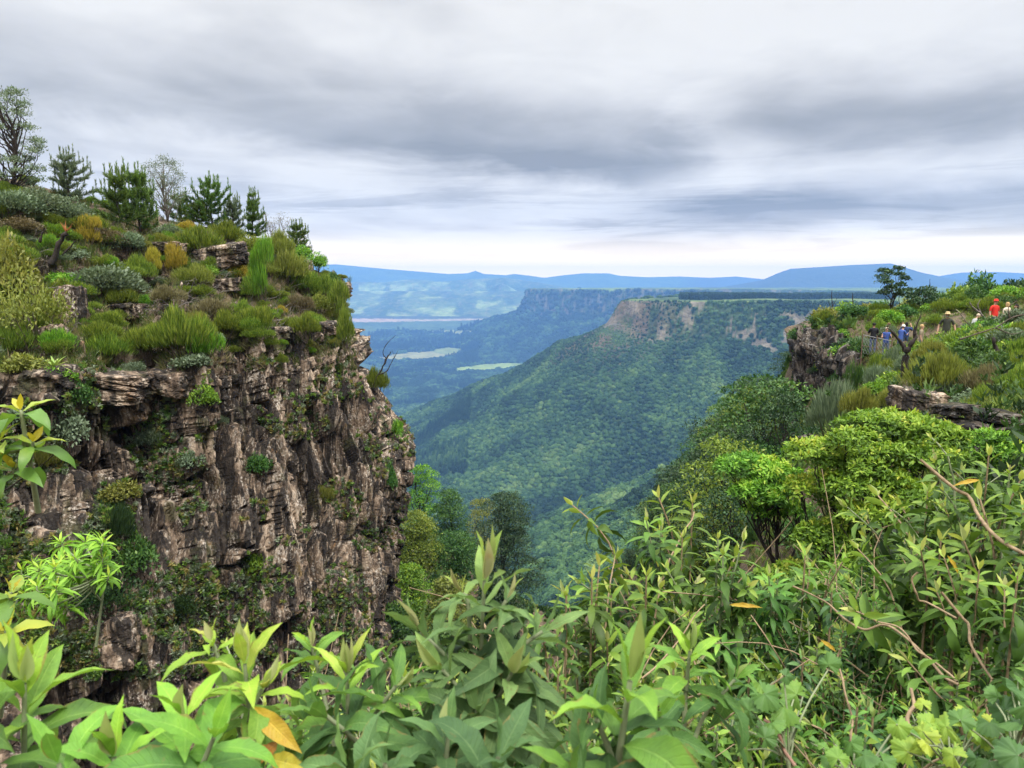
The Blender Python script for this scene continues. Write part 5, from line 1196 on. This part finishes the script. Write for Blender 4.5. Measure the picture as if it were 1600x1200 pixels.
# rows of the same shrub behind: copied from eight kinds
kinds = []
for i in range(11):
    rng = np.random.default_rng(100 + i); t = thing('leafy_shrub', 'x', 'shrub', (0, 0, -400)); sb, fb, bb = MB(), MB(), MB()
    for k in range(9 if i < 8 else 5):
        tip = np.array([rng.normal() * .17, rng.normal() * .17, .60 + rng.normal() * .12]) if k else np.array([0, 0, .78])
        ax = nrm(np.array([tip[0] * 2.2, tip[1] * 2.2, .75])); low = rosette(fb, bb, tip, ax, (.062, .075, .10, .07)[i % 4] if i < 8 else .125, (.019, .023, .032, .026)[i % 4] if i < 8 else .036, int(rng.integers(14, 24)) if i < 8 else 16, rng, (.98, .12), 4, 3, 0, None, .19, (28, 118), int(rng.integers(0, 2)))
        pts = catmull(np.array([[tip[0] * .15, tip[1] * .15, 0], [tip[0] * .5, tip[1] * .5, .35], low, tip]), np.linspace(0, 3, 9)); v, f = tube(pts, np.linspace(.0055, .0026, 9), 5); sb.add(v, f)
        nl = 16; s_ = rng.uniform(.7, 2.0, nl); q = catmull(np.array([[tip[0] * .15, tip[1] * .15, 0], [tip[0] * .5, tip[1] * .5, .35], low, tip]), s_)
        v, f, kk = blades(q, nrm(rdir(rng, nl) * (1, 1, .4)), np.tile([0, 0, 1.], (nl, 1)), rng.uniform(.05, .085, nl), .022, .8, 4, 3); fb.add(v, f, 0, np.repeat(rng.uniform(.0, .4, nl), kk))
    for _ in range(3):
        a_ = np.array([rng.normal() * .05, rng.normal() * .05, .1]); v, f = tube(bent(a_, a_ + (rng.normal() * .3, rng.normal() * .3, rng.uniform(.3, .65)), rng, .12, 7), np.linspace(.004, .0015, 7), 4); sb.add(v, f)
    sb.build('stem', M_TWIG if i % 3 else M_STEM, t); fb.build('foliage', [M_VEL2, M_VEL3, M_VEL4][(0, 1, 0, 0, 1, 2, 0, 1, 0, 1, 0)[i]], t)
    if bb.n: bb.build('young_leaves', M_BUD, t)
    kinds.append(t)
STEMS = [ # px, py of the top, distance, height m, kind, label
 (1082, 786, 3.4, .95, 0, 'leafy stem reaching highest above the others, against the dark wooded flank'), (1033, 822, 3.0, .9, 1, 'leafy stem left of the highest one, with pointed upright leaves'), (1066, 840, 2.9, .8, 2, 'leafy stems between the two that reach up highest'),
 (1122, 842, 2.8, .9, 3, 'leafy stem with drooping leaves right of the highest one'), (1130, 868, 2.5, .8, 4, 'leafy shrub under the drooping stem'), (1010, 900, 2.6, .8, 5, 'yellowish leafy shrub left of the reaching stems'),
 (925, 905, 2.2, .75, 6, 'yellow-green leafy shrub right behind the central velvet shrub'), (885, 930, 2.0, .7, 7, 'leafy shrub touching the central velvet shrub on its right'), (955, 930, 2.3, .75, 1, 'leafy shrub between the yellow-green ones'),
 (1258, 868, 2.6, .8, 0, 'leafy shrub with a lime heart in front of the lime clumped tree'), (1215, 905, 2.5, .7, 2, 'thin leafy shrub left of the one with the lime heart'), (1300, 925, 2.4, .7, 5, 'leafy shrub right of the one with the lime heart'),
 (1470, 845, 2.4, .8, 3, 'leafy shrub with long leaves under the tan arching branch'), (1425, 860, 2.5, .8, 4, 'leafy shrub left of the tan arching branch'), (1545, 712, 2.7, .9, 6, 'leafy shrub at the right edge rising beside the rock pile'), (1578, 735, 2.5, .9, 0, 'leafy shrub at the right edge with upright pale leaves'),
 (1500, 742, 2.8, .8, 7, 'dark leafy shrub below the rock pile'), (1450, 768, 3.0, .8, 2, 'dark leafy shrub overlapping the lime clumped tree on its right'), (1600, 800, 2.3, .9, 1, 'leafy shrub cut by the right frame edge, mid height'), (1530, 800, 2.6, .8, 5, 'yellowish leafy shrub behind the tan arching branch'),
 (1590, 900, 1.8, .7, 3, 'large leaved shrub at the right frame edge below the tan branch'), (1530, 890, 2.1, .7, 4, 'leafy shrub crossing the tan arching branch'), (1365, 940, 2.4, .7, 6, 'leafy shrub in front of the foot of the lime clumped tree')]
rng = np.random.default_rng(77)
def place(px, py, d, h, i, lab, group=None):
    p = at(px, py, d); s_ = h / .78 * rng.uniform(.92, 1.1); dup(kinds[i], (p[0], p[1], p[2] - .78 * s_), rng.uniform(0, 6.28), (s_ * 1.05, s_ * 1.05, s_), lab, group)
for n_, q in enumerate(STEMS): place(*q[:4], (8 + n_ % 3) if n_ % 4 != 3 else q[4], q[5])
GF = 'leafy shrubs of the foreground thicket'
for k in range(240):
    px = rng.uniform(820, 1640); t_ = rng.random() ** .8; py = np.interp(px, [820, 950, 1100, 1300, 1450, 1640], [980, 960, 900, 930, 860, 760]) + t_ * 330
    d = np.interp(py, [760, 900, 1000, 1100, 1250], [3.6, 3.2, 2.6, 2.0, 1.45]) * rng.uniform(.85, 1.3)
    place(px, py, d, rng.uniform(.35, .95), int(rng.integers(8)), 'leafy shrub among the tangle of alike shrubs on the right foreground slope', GF)
for k in range(60):
    px = rng.uniform(380, 900); py = rng.uniform(1040, 1220); d = np.interp(py, [1000, 1220], [2.2, 1.35]) * rng.uniform(.9, 1.2)
    place(px, py, d, rng.uniform(.5, .8), int(rng.integers(8)), 'leafy shrub half hidden behind the velvet plants along the bottom edge', 'leafy shrubs behind the velvet plants')
for o in kinds:
    for ch in list(o.children): bpy.data.objects.remove(ch)
    bpy.data.objects.remove(o)
# lobed, toothed leaves low on the right
def lobed(label, root, specs, seed, tint=(.3, .7)):
    rng = np.random.default_rng(seed); root = at(*root); t = thing('lobed_plant', label, 'shrub', root); sb, fb = MB(), MB()
    ex = [(px + rng.normal() * 34, py + rng.normal() * 26, d * rng.uniform(.95, 1.1), sz * rng.uniform(.5, .9)) for px, py, d, sz in specs for _ in range(2)]
    allc = np.array([at(q[0], q[1], q[2]) for q in specs]) - root; hubm = allc.mean(0) * .8; v, f = tube(catmull(np.array([[0, 0, 0], hubm * .5, hubm]), np.linspace(0, 2, 8)), np.linspace(.005, .003, 8), 6); sb.add(v, f)
    for px, py, d, sz in list(specs) + ex:
        sz = sz * .72; c = at(px, py, d) - root; nv = nrm(np.array([rng.normal() * .6, -.45 + rng.normal() * .4, .8])); _, a, b_ = frame(nv)
        m = 49; th = np.linspace(-2.6, 2.6, m); r = sz * (.70 + .16 * np.cos(th * 2.42) ** 2 + .26 * np.cos(th / 2) ** 2 + .075 * ((np.arange(m) % 3) - 1)); rings = [0, .3, .6, .85, 1.0]
        spin = rng.random() * 6.28; v = []; ph = rng.random() * 6
        for q in rings: v.append(c + (q * r)[:, None] * (np.cos(th + spin)[:, None] * a + np.sin(th + spin)[:, None] * b_) + nv[None] * (sz * (-.30 * q * q) + sz * .07 * q * np.cos(th * 4.84) + sz * .16 * q * q * np.sin(th * 1.5 + ph))[:, None])
        fb.add(np.concatenate(v), grid_faces(5, m), 0, np.clip(rng.uniform(*tint) + rng.normal() * .05, 0, 1))
        o_ = hubm * rng.uniform(.7, 1); pts = catmull(np.array([o_, (o_ + c) / 2 + (0, 0, .01), c - nv * .01, c]), np.linspace(0, 3, 9)); v, f = tube(pts, np.linspace(.0022, .001, 9), 5); sb.add(v, f)
    sb.build('stem', M_STEM, t); fb.build('foliage', M_LOBE, t)
lobed('yellow-green lobed-leaf plant near the bottom right corner', (1500, 1330, 1.15), [(1520, 1120, 1.2, .042), (1478, 1135, 1.2, .045), (1440, 1150, 1.15, .04), (1535, 1150, 1.2, .035), (1420, 1175, 1.1, .035), (1490, 1180, 1.1, .03)], 1, (.72, .98))
lobed('blue-green toothed plant in the bottom right corner', (1600, 1330, 1.1), [(1590, 1075, 1.2, .045), (1570, 1110, 1.2, .04), (1600, 1130, 1.1, .05), (1560, 1165, 1.1, .035), (1590, 1180, 1.05, .04), (1545, 1190, 1.1, .035), (1610, 1100, 1.1, .05)], 2, (.0, .3))
lobed('dark toothed plant with a pinkish forked stem, right of the big bright velvet plant', (1260, 1330, 1.15), [(1225, 1105, 1.2, .045), (1195, 1085, 1.2, .04), (1245, 1085, 1.25, .04), (1170, 1110, 1.2, .038), (1205, 1130, 1.15, .035), (1240, 1125, 1.2, .03)], 3, (.15, .55))
lobed('small pale toothed plant at the bottom edge, right of the pinkish forked stem', (1330, 1330, 1.1), [(1330, 1160, 1.15, .03), (1350, 1180, 1.1, .032), (1310, 1185, 1.1, .028), (1380, 1190, 1.1, .03)], 4, (.2, .6))
# bare arching branches
def vine(label, pts, r0, r1, m=None, name='bare_branch'):
    P_ = np.array([at(*q) for q in pts]); q = catmull(P_, np.linspace(0, len(P_) - 1, len(P_) * 6)); b = MB(); rg = np.random.default_rng(len(label)); q = q + catmull(rg.normal(size=(len(P_) * 2, 3)), np.linspace(0, len(P_) * 2 - 1, len(q))) * r0 * .8
    v, f = tube(q - P_[0], np.linspace(r0, r1, len(q)) * .55 * (1 + .06 * rg.normal(size=len(q))), 7); b.add(v, f); o = b.build(name, m or M_TWIG); o.location = [float(x) for x in P_[0]]; tag(o, label, 'branch')
vine('long tan arching branch falling to the right frame edge', [(1430, 715, 2.6), (1490, 770, 2.5), (1525, 790, 2.45), (1560, 842, 2.3), (1610, 872, 2.2)], .010, .012)
vine('tan branch sweeping down in front of the lime clumped tree', [(1240, 912, 2.2), (1292, 942, 2.2), (1325, 970, 2.15), (1350, 982, 2.1), (1395, 980, 2.05), (1450, 1030, 1.95), (1500, 1072, 1.85)], .005, .008)
vine('thin branch running beside the sweeping tan branch', [(1370, 972, 2.0), (1405, 982, 1.98), (1440, 1018, 1.92), (1470, 1040, 1.88), (1498, 1066, 1.8)], .004, .006)
vine('brown branch slanting down from the upper right thicket', [(1462, 920, 2.0), (1500, 972, 1.95), (1520, 1000, 1.9), (1550, 1062, 1.8)], .008, .006)
vine('pale hooked twig left of the brown slanting branch', [(1432, 895, 2.1), (1428, 922, 2.1), (1445, 938, 2.1), (1492, 962, 2.0)], .005, .006)
vine('pale forked twig low in the middle of the right thicket', [(1312, 1008, 1.8), (1304, 1035, 1.8), (1320, 1070, 1.75), (1332, 1120, 1.7), (1330, 1160, 1.65)], .004, .006)
vine('pale stub of a cut branch near the yellow-green lobed plant', [(1430, 1086, 1.5), (1420, 1120, 1.45), (1416, 1150, 1.4)], .007, .008)
vine('pinkish forked stem in front of the dark toothed plant', [(1196, 1128, 1.2), (1225, 1160, 1.18), (1242, 1200, 1.15)], .005, .006, plain_mat("pink_stem", (.26, .15, .11), .7))
vine('pale thin twig crossing the leaves right of centre', [(1100, 945, 1.9), (1060, 1000, 1.8), (1005, 1060, 1.7)], .003, .004)
vine('slender bare stem under the highest leafy stem', [(1086, 800, 3.3), (1065, 835, 3.2), (1040, 890, 3.1), (1020, 930, 3.0)], .006, .008)
# broad yellow-green leaves at the left frame edge
for lab, root, tips, sd in [('broad-leaved plant with yellow tips at the left frame edge, upper one', (60, 800, 2.3), [(32, 640, 2.2, (-.1, 0, 1)), (52, 690, 2.2, (.3, -.1, 1)), (-5, 690, 2.2, (-.4, 0, 1)), (20, 730, 2.2, (0, -.3, .8))], 31),
                            ('broad-leaved plant with yellow tips at the left frame edge, lower one', (0, 1120, 2.2), [(18, 925, 2.1, (.2, 0, 1)), (-25, 950, 2.1, (-.2, 0, 1)), (8, 985, 2.0, (.1, -.3, .8)), (-12, 1010, 2.0, (.3, -.2, .8))], 32)]:
    velvet(lab, root, [(a, b__, c_, d_, .135, .055, 9, dict(tint=(.98, .45), seg=5, na=3, open_=(25, 95), bud=0, spacing=.06)) for a, b__, c_, d_ in tips], sd, .007, 'broad_leaved_plant', leaf_mat("yellow_tipped_leaves", [(0, (.04, .10, .03)), (.5, (.13, .25, .04)), (.8, (.36, .42, .05)), (1, (.52, .42, .04))], .35, .45, .4, mottled=8))
vine('dark bare branch under the upper broad-leaved plant', [(-10, 770, 2.3), (30, 752, 2.3), (60, 735, 2.3), (88, 700, 2.3)], .006, .003, BARKD)
# lime rosette shrub below the cliff on the left
rng = np.random.default_rng(41); tips = []
for k in range(34):
    px, py = (rng.uniform(88, 172), rng.uniform(838, 905)) if k < 17 else (rng.uniform(22, 108), rng.uniform(872, 945)); tips.append((px, py, 9 + rng.normal() * .35, ((px - 100) / 160 + rng.normal() * .2, rng.normal() * .2 - .1, .9), .30, .062, 16, dict(tint=(.95, .5), seg=3, na=3, open_=(28, 105), bud=0, spacing=.04)))
velvet('bright lime shrub of narrow leaf rosettes standing before the lower left cliff', (150, 1010, 9), tips, 42, .014, 'rosette_shrub', M_LIME)
# lime clumped tree in front of the lookout slope, and its smaller neighbours
def umbrella(label, root, d0, clumps, seed, kind='lime', leaf=(.095, .040), per=1100):
    rng = np.random.default_rng(seed); p = at(*root); t = thing('clumped_tree', label, 'tree', p); tb, cb = MB(), MB()
    hub = np.array([0, 0, .35])
    clumps = [(px + (k_ - 1) * w_ * .30 + rng.normal() * w_ * .08, py + rng.normal() * h_ * .16 - (k_ == 1) * h_ * .14, w_ * rng.uniform(.55, .78), h_ * rng.uniform(.66, .9), dz + rng.normal() * .22, k_) for px, py, w_, h_, dz in clumps for k_ in (1, 0, 2)]
    for px, py, w_, h_, dz, k_ in clumps:
        d = d0 + dz; c = at(px, py, d) - p; rx, rz = w_ * d / F / 2, h_ * d / F / 2; n = int(per * (rx * (rx + rz)) / .25)
        dv = rdir(rng, n); dv[:, 2] = np.where(dv[:, 2] < -.25, -dv[:, 2], dv[:, 2]); lump = vn(dv[:, 0] * 3.2 + px, dv[:, 1] * 3.2 + dv[:, 2] * 3, seed)
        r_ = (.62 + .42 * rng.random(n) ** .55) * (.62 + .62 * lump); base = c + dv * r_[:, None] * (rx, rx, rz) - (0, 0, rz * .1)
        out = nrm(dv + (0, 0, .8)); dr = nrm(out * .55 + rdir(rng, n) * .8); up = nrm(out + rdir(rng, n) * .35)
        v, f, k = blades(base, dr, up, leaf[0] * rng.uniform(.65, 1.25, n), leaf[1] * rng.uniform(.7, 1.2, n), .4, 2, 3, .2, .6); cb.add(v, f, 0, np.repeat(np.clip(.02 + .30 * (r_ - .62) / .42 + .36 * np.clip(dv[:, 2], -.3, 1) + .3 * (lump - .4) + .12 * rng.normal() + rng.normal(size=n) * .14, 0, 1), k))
        if k_ != 1: b0 = last; pts = bent(b0, c, rng, .08, 14); rt = .014
        else: rt = .04
        if k_ == 1 or True: pts = pts if k_ != 1 else catmull(np.array([[0, 0, -.4], hub + rng.normal(size=3) * .06, c * .55 + rng.normal(size=3) * .08 + (0, 0, -.1), c]), np.linspace(0, 3, 14)); last = pts[8] if k_ == 1 else last
        v, f = tube(pts, np.linspace(rt, .008, 14), 6); tb.add(v, f)
        for _ in range(3):
            e = c + rdir(rng, 1)[0] * (rx * .7, rx * .7, rz * .5); v, f = tube(bent(pts[9], e, rng, .1, 5), np.linspace(.014, .005, 5), 4); tb.add(v, f)
    tb.build('trunk', BARKD, t); cb.build('crown', LEAFM[kind], t); return t
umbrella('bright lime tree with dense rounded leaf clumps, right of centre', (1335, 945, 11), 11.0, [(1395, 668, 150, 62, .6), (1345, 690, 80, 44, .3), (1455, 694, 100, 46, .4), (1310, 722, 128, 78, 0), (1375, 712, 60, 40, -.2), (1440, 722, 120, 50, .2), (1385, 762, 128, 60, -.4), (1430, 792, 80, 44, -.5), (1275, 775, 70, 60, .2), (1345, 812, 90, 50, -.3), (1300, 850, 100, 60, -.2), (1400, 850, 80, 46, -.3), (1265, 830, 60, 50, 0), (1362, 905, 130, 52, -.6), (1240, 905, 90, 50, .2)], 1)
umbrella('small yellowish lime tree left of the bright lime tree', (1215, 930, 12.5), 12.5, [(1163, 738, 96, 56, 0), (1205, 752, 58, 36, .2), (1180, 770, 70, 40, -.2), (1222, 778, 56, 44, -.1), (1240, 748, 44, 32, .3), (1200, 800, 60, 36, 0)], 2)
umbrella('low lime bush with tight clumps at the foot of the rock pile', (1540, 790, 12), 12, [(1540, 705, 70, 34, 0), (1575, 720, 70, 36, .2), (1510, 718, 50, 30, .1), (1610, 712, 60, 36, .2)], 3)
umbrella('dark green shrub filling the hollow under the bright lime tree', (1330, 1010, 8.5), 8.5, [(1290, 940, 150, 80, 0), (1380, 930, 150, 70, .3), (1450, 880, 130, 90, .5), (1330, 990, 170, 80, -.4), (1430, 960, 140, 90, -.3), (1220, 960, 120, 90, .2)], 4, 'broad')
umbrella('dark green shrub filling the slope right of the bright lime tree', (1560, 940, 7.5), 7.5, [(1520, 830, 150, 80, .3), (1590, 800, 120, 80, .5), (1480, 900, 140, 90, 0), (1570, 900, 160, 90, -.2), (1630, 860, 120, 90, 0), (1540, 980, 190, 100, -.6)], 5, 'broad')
# undergrowth: low leaves over all the near ground
def carpet(name, n, fx, box, size, rng, stops, shape):
    u = rng.random(n); d = box[2] * (box[3] / box[2]) ** u; px = rng.uniform(box[0], box[1], n); x = (px - 800) / F * d / (CP - .3 * SP); k = fx(x, d); x, d = x[k], d[k]
    z = ground(x, d) + np.abs(rng.normal(size=len(x))) * .10 * d ** .6; P_ = np.stack([x, d, z], -1)
    return tufts(name, P_, np.tile([0, 0, 1.], (len(P_), 1)), rng.uniform(*size, len(P_)) * np.clip(d / 5, .35, 1.6), 12, rng, stops, shape, 1.0)
UG = [(0, (.015, .030, .010)), (.4, (.032, .068, .018)), (.75, (.07, .135, .03)), (1, (.15, .21, .06))]
carpet('undergrowth', 15000, lambda x, d: x > -2.5 - d * .12, (-100, 2700, 1.2, 26), (.10, .22), np.random.default_rng(8), UG, (.16, .05))
carpet('slope_undergrowth', 5000, lambda x, d: x < 6, (-200, 1150, 5, 34), (.14, .28), np.random.default_rng(9), UG, (.2, .07))
# ------------------------------------------------------------------ the visitors at the lookout
SKIN = plain_mat("skin", (.46, .27, .19), .6, .08, 30); DARKM = plain_mat("eye_dark", (.03, .02, .02), .4, .1)
def cloth(name, c): return plain_mat(name, c, .85, .18, 25)
def ball(b, c, r, mat=0, n=10):
    u, v_ = np.meshgrid(np.linspace(0, 2 * math.pi, n), np.linspace(0, math.pi, n)); b.add(np.stack([c[0] + r[0] * np.cos(u) * np.sin(v_), c[1] + r[1] * np.sin(u) * np.sin(v_), c[2] + r[2] * np.cos(v_)], -1), grid_faces(n, n), mat)
def person(label, key, rz, shirt, legs, hair, hairlen=.0, hat=None, armL=None, armR=None, sleeve=.55, lean=(0, 0), crouch=0., shades=False, beard=False):
    """one continuous skinned body facing -Y before turning; arms = (elbow, wrist) offsets from the shoulder"""
    p = feet(key); H = PEOPLE[key][3]; s_ = (H + crouch) / 1.75
    t = thing('person', label, 'person', p, 'visitors at the lookout', rz)
    lx, ly = lean; V, E, Rr = [], [], []
    def v(c, r, par=None):
        V.append(c); Rr.append(r if hasattr(r, '__len__') else (r, r)); i = len(V) - 1
        if par is not None: E.append((par, i))
        return i
    L = lambda z: (lx * max(z - .95, 0), ly * max(z - .95, 0))
    def P3(x, y, z): a = L(z); return (x + a[0], y + a[1], z)
    pel = v(P3(0, 0, .95), (.155, .115)); wa = v(P3(0, 0, 1.12), (.135, .10), pel); ch = v(P3(0, .01, 1.32), (.17, .115), wa); sh = v(P3(0, .01, 1.43), (.11, .08), ch); nk = v(P3(0, 0, 1.50), .055, sh)
    hb = v(P3(0, -.02, 1.57), (.07, .085), nk); hm = v(P3(0, -.02, 1.655), (.078, .10), hb); v(P3(0, -.01, 1.73), (.05, .065), hm)
    wrists = []
    for sg, arm in ((-1, armL), (1, armR)):
        arm = arm or ((.06 * sg, .03, -.29), (.08 * sg, -.05, -.54)); so = np.array(P3(.19 * sg, .01, 1.41)); a = v(tuple(so), .058, sh); e = v(tuple(so + arm[0]), .043, a); w_ = v(tuple(so + arm[1]), .03, e)
        dv = nrm(np.array(arm[1]) - arm[0]); v(tuple(so + np.array(arm[1]) + dv * .07), (.036, .02), w_); wrists.append((so + np.array(arm[1]) + dv * .09, dv, sg))
    for sg in (-1, 1):
        h_ = v((.095 * sg, 0, .88), .085, pel); k = v((.105 * sg, -.02, .49), .06, h_); a = v((.11 * sg, .02, .09), .042, k); v((.12 * sg, -.13, .035), (.045, .03), a)
    me = bpy.data.meshes.new('body'); me.from_pydata(V, E, []); o = bpy.data.objects.new('body', me); C.objects.link(o)
    sk = o.modifiers.new('skin', 'SKIN'); sk.use_smooth_shade = True
    for i, sv in enumerate(me.skin_vertices[0].data): sv.radius = Rr[i]; sv.use_root = (i == 0)
    ss_ = o.modifiers.new('sub', 'SUBSURF'); ss_.levels = ss_.render_levels = 1
    bm = bpy.data.meshes.new_from_object(o.evaluated_get(bpy.context.evaluated_depsgraph_get())); bpy.data.objects.remove(o)
    co = np.array([q.co for q in bm.vertices]); no = np.array([q.normal for q in bm.vertices]); F4 = [tuple(q.vertices) for q in bm.polygons]
    q4 = np.array([f for f in F4 if len(f) == 4]); q3 = np.array([f for f in F4 if len(f) == 3]).reshape(-1, 3)
    b = MB(); b.add(co, q4)
    if len(q3): b.f.append((q3.astype(np.int64), 0))
    for w_, dv, sg in wrists:                                # five fingers on each palm
        side = nrm(np.cross(dv, (0, 1, .2)))
        for k in range(4):
            a0 = w_ + side * (k - 1.5) * .018; ln = [.062, .072, .068, .054][k]; vv, f = tube([a0 - dv * .02, a0 + dv * ln * .5, a0 + dv * ln + np.array((0, -.018, 0))], [.009, .008, .006], 5); b.add(vv, f)
        vv, f = tube([w_ - dv * .05 + side * .03 * sg, w_ - dv * .01 + side * .055 * sg, w_ + dv * .02 + side * .055 * sg], [.011, .01, .007], 5); b.add(vv, f)
    hx = np.array(P3(0, -.02, 1.655))
    ball(b, hx + (0, -.105, -.01), (.014, .022, .022)); [ball(b, hx + (sg * .08, .01, 0), (.012, .022, .032)) for sg in (-1, 1)]
    for sg in (-1, 1): ball(b, hx + (sg * .033, -.093, .02), (.014, .008, .008), 1)
    ball(b, hx + (0, -.092, -.055), (.024, .008, .006), 1)
    body = b.build('body', [SKIN, DARKM], t)
    dom = lambda c: np.abs(c[0]) > .235
    def wear(name, test, off, m):
        cen = co[q4].mean(1); k = np.array([test(c) for c in cen]); 
        if k.any(): bb = MB(); bb.add(co + no * off, q4[k]); bb.build(name, m, t)
    arm_cut = lambda c: np.hypot(np.hypot(abs(c[0] - L(1.41)[0]) - .19, c[1] - L(1.41)[1]), c[2] - 1.41)
    wear('shirt', lambda c: .90 < c[2] < 1.49 and (abs(c[0] - L(c[2])[0]) < .2 or arm_cut(c) < sleeve * .4) and not (c[2] < 1.02 and abs(c[0] - L(c[2])[0]) > .19), .014, shirt)
    wear('trousers', lambda c: .09 < c[2] <= .99 and abs(c[0]) < .2, .010, legs)
    wear('shoes', lambda c: c[2] <= .10, .012, DARKM)
    if hair:
        hbm = MB(); n = 14; u, v_ = np.meshgrid(np.linspace(0, 2 * math.pi, n), np.linspace(0, math.pi * .62, n)); front = np.clip(-np.sin(u), 0, 1)
        vv_ = v_ * (1 - .42 * front); Q = np.stack([.094 * np.cos(u) * np.sin(vv_), .02 + .112 * np.sin(u) * np.sin(vv_), .03 + .105 * np.cos(vv_)], -1)
        Q[..., 2] -= hairlen * sst(v_, 1.2, 1.95) * (np.sin(u) > -.35) ; hbm.add(Q + hx, grid_faces(n, n)); hbm.build('hair', hair, t)
    if hat:
        m, brim, kind = hat; hb_ = MB(); n = 20; a = np.linspace(0, 2 * math.pi, n); prof = [(.005, .165), (.075, .16), (.092, .12), (.098, .065), (brim, .055 if kind == 'brim' else .06), (brim - .004, .048), (.09, .05)]
        Q = np.array([[(r * np.cos(q) * (1 if kind == 'brim' or r < .1 else .75), r * 1.12 * np.sin(q) * (1 if kind == 'brim' or r < .1 else (1.0 if np.sin(q) < 0 else .85)), z) for q in a] for r, z in prof]); hb_.add(Q + hx, grid_faces(len(prof), n)); hb_.build('hat', m, t)
    if shades: q = MB(); [ball(q, hx + (sg * .035, -.1, .018), (.03, .012, .02)) for sg in (-1, 1)]; q.build('sunglasses', DARKM, t)
    if beard: q = MB(); ball(q, hx + (0, -.065, -.07), (.058, .045, .05)); q.build('beard', cloth('grey_beard', (.30, .28, .26)), t)
    t.scale = (s_, s_, s_); t.location.z = p[2] - crouch * .98
    return t
CL = {k: cloth(k, c) for k, c in dict(black_cloth=(.018, .018, .022), blue_cloth=(.045, .085, .28), white_cloth=(.75, .75, .75), navy_cloth=(.03, .05, .13), olive_cloth=(.045, .047, .035), red_cloth=(.62, .035, .025), grey_cloth=(.42, .43, .42), denim=(.07, .10, .17), khaki=(.22, .18, .12), straw=(.48, .36, .19), cream_cloth=(.6, .52, .4)).items()}
HB, HBR, HY, HG_ = cloth('black_hair', (.015, .012, .01)), cloth('brown_hair', (.11, .065, .035)), cloth('blond_hair', (.42, .28, .13)), cloth('grey_blond_hair', (.46, .38, .28))
FWD = (((-.05, -.10, -.25), (.02, -.34, -.16)), ((.05, -.10, -.25), (-.02, -.34, -.16)))
UPA = (((-.12, -.16, -.12), (-.04, -.24, .16)), ((.12, -.16, -.12), (.04, -.24, .16)))
person('person in a black T-shirt with short dark hair, seen from behind at the fence', 'black', R(165), CL['black_cloth'], CL['denim'], HB, .02, None, *FWD)
person('person in a bright blue tank top and sunglasses facing the camera at the fence', 'tank', R(-20), CL['blue_cloth'], CL['denim'], HG_, .02, None, *FWD, sleeve=.0, shades=True)
person('person with a white cap and blue clothes bending beside the fence', 'white', R(120), CL['blue_cloth'], CL['denim'], HBR, .03, (CL['white_cloth'], .15, 'cap'), *FWD, lean=(0, -.35))
person('person with dark hair holding both hands up to take a picture', 'dark', R(150), CL['navy_cloth'], CL['denim'], HB, .10, None, *UPA)
person('person with brown hair mostly hidden behind the one in the blue tank top', 'brown', R(200), CL['olive_cloth'], CL['denim'], HBR, .06)
person('person with light brown hair sitting low in the bushes, only the head showing', 'low', R(60), CL['khaki'], CL['denim'], HY, .02, None, crouch=.45)
person('person in a straw coloured wide hat and dark olive T-shirt with a grey beard', 'hat', R(-25), CL['olive_cloth'], CL['khaki'], HG_, .0, (CL['straw'], .19, 'brim'), ((-.13, .03, -.27), (-.16, -.06, -.5)), ((.13, .03, -.27), (.16, -.06, -.5)), beard=True)
person('person in a bright red T-shirt and red cap near the right edge', 'red', R(10), CL['red_cloth'], CL['denim'], HBR, .0, (CL['red_cloth'], .15, 'cap'))
person('person with blond hair next to the one in red', 'blond', R(190), CL['cream_cloth'], CL['denim'], HY, .12, None)
person('person with long black hair and dark top leaning forward at the right edge', 'long', R(-80), CL['black_cloth'], CL['denim'], HB, .26, None, lean=(0, -.3))
person('person in a pale grey shirt stooping behind branches left of the one in red', 'grey', R(100), CL['grey_cloth'], CL['khaki'], HG_, .0, None, *FWD, lean=(0, -.55), crouch=.2)
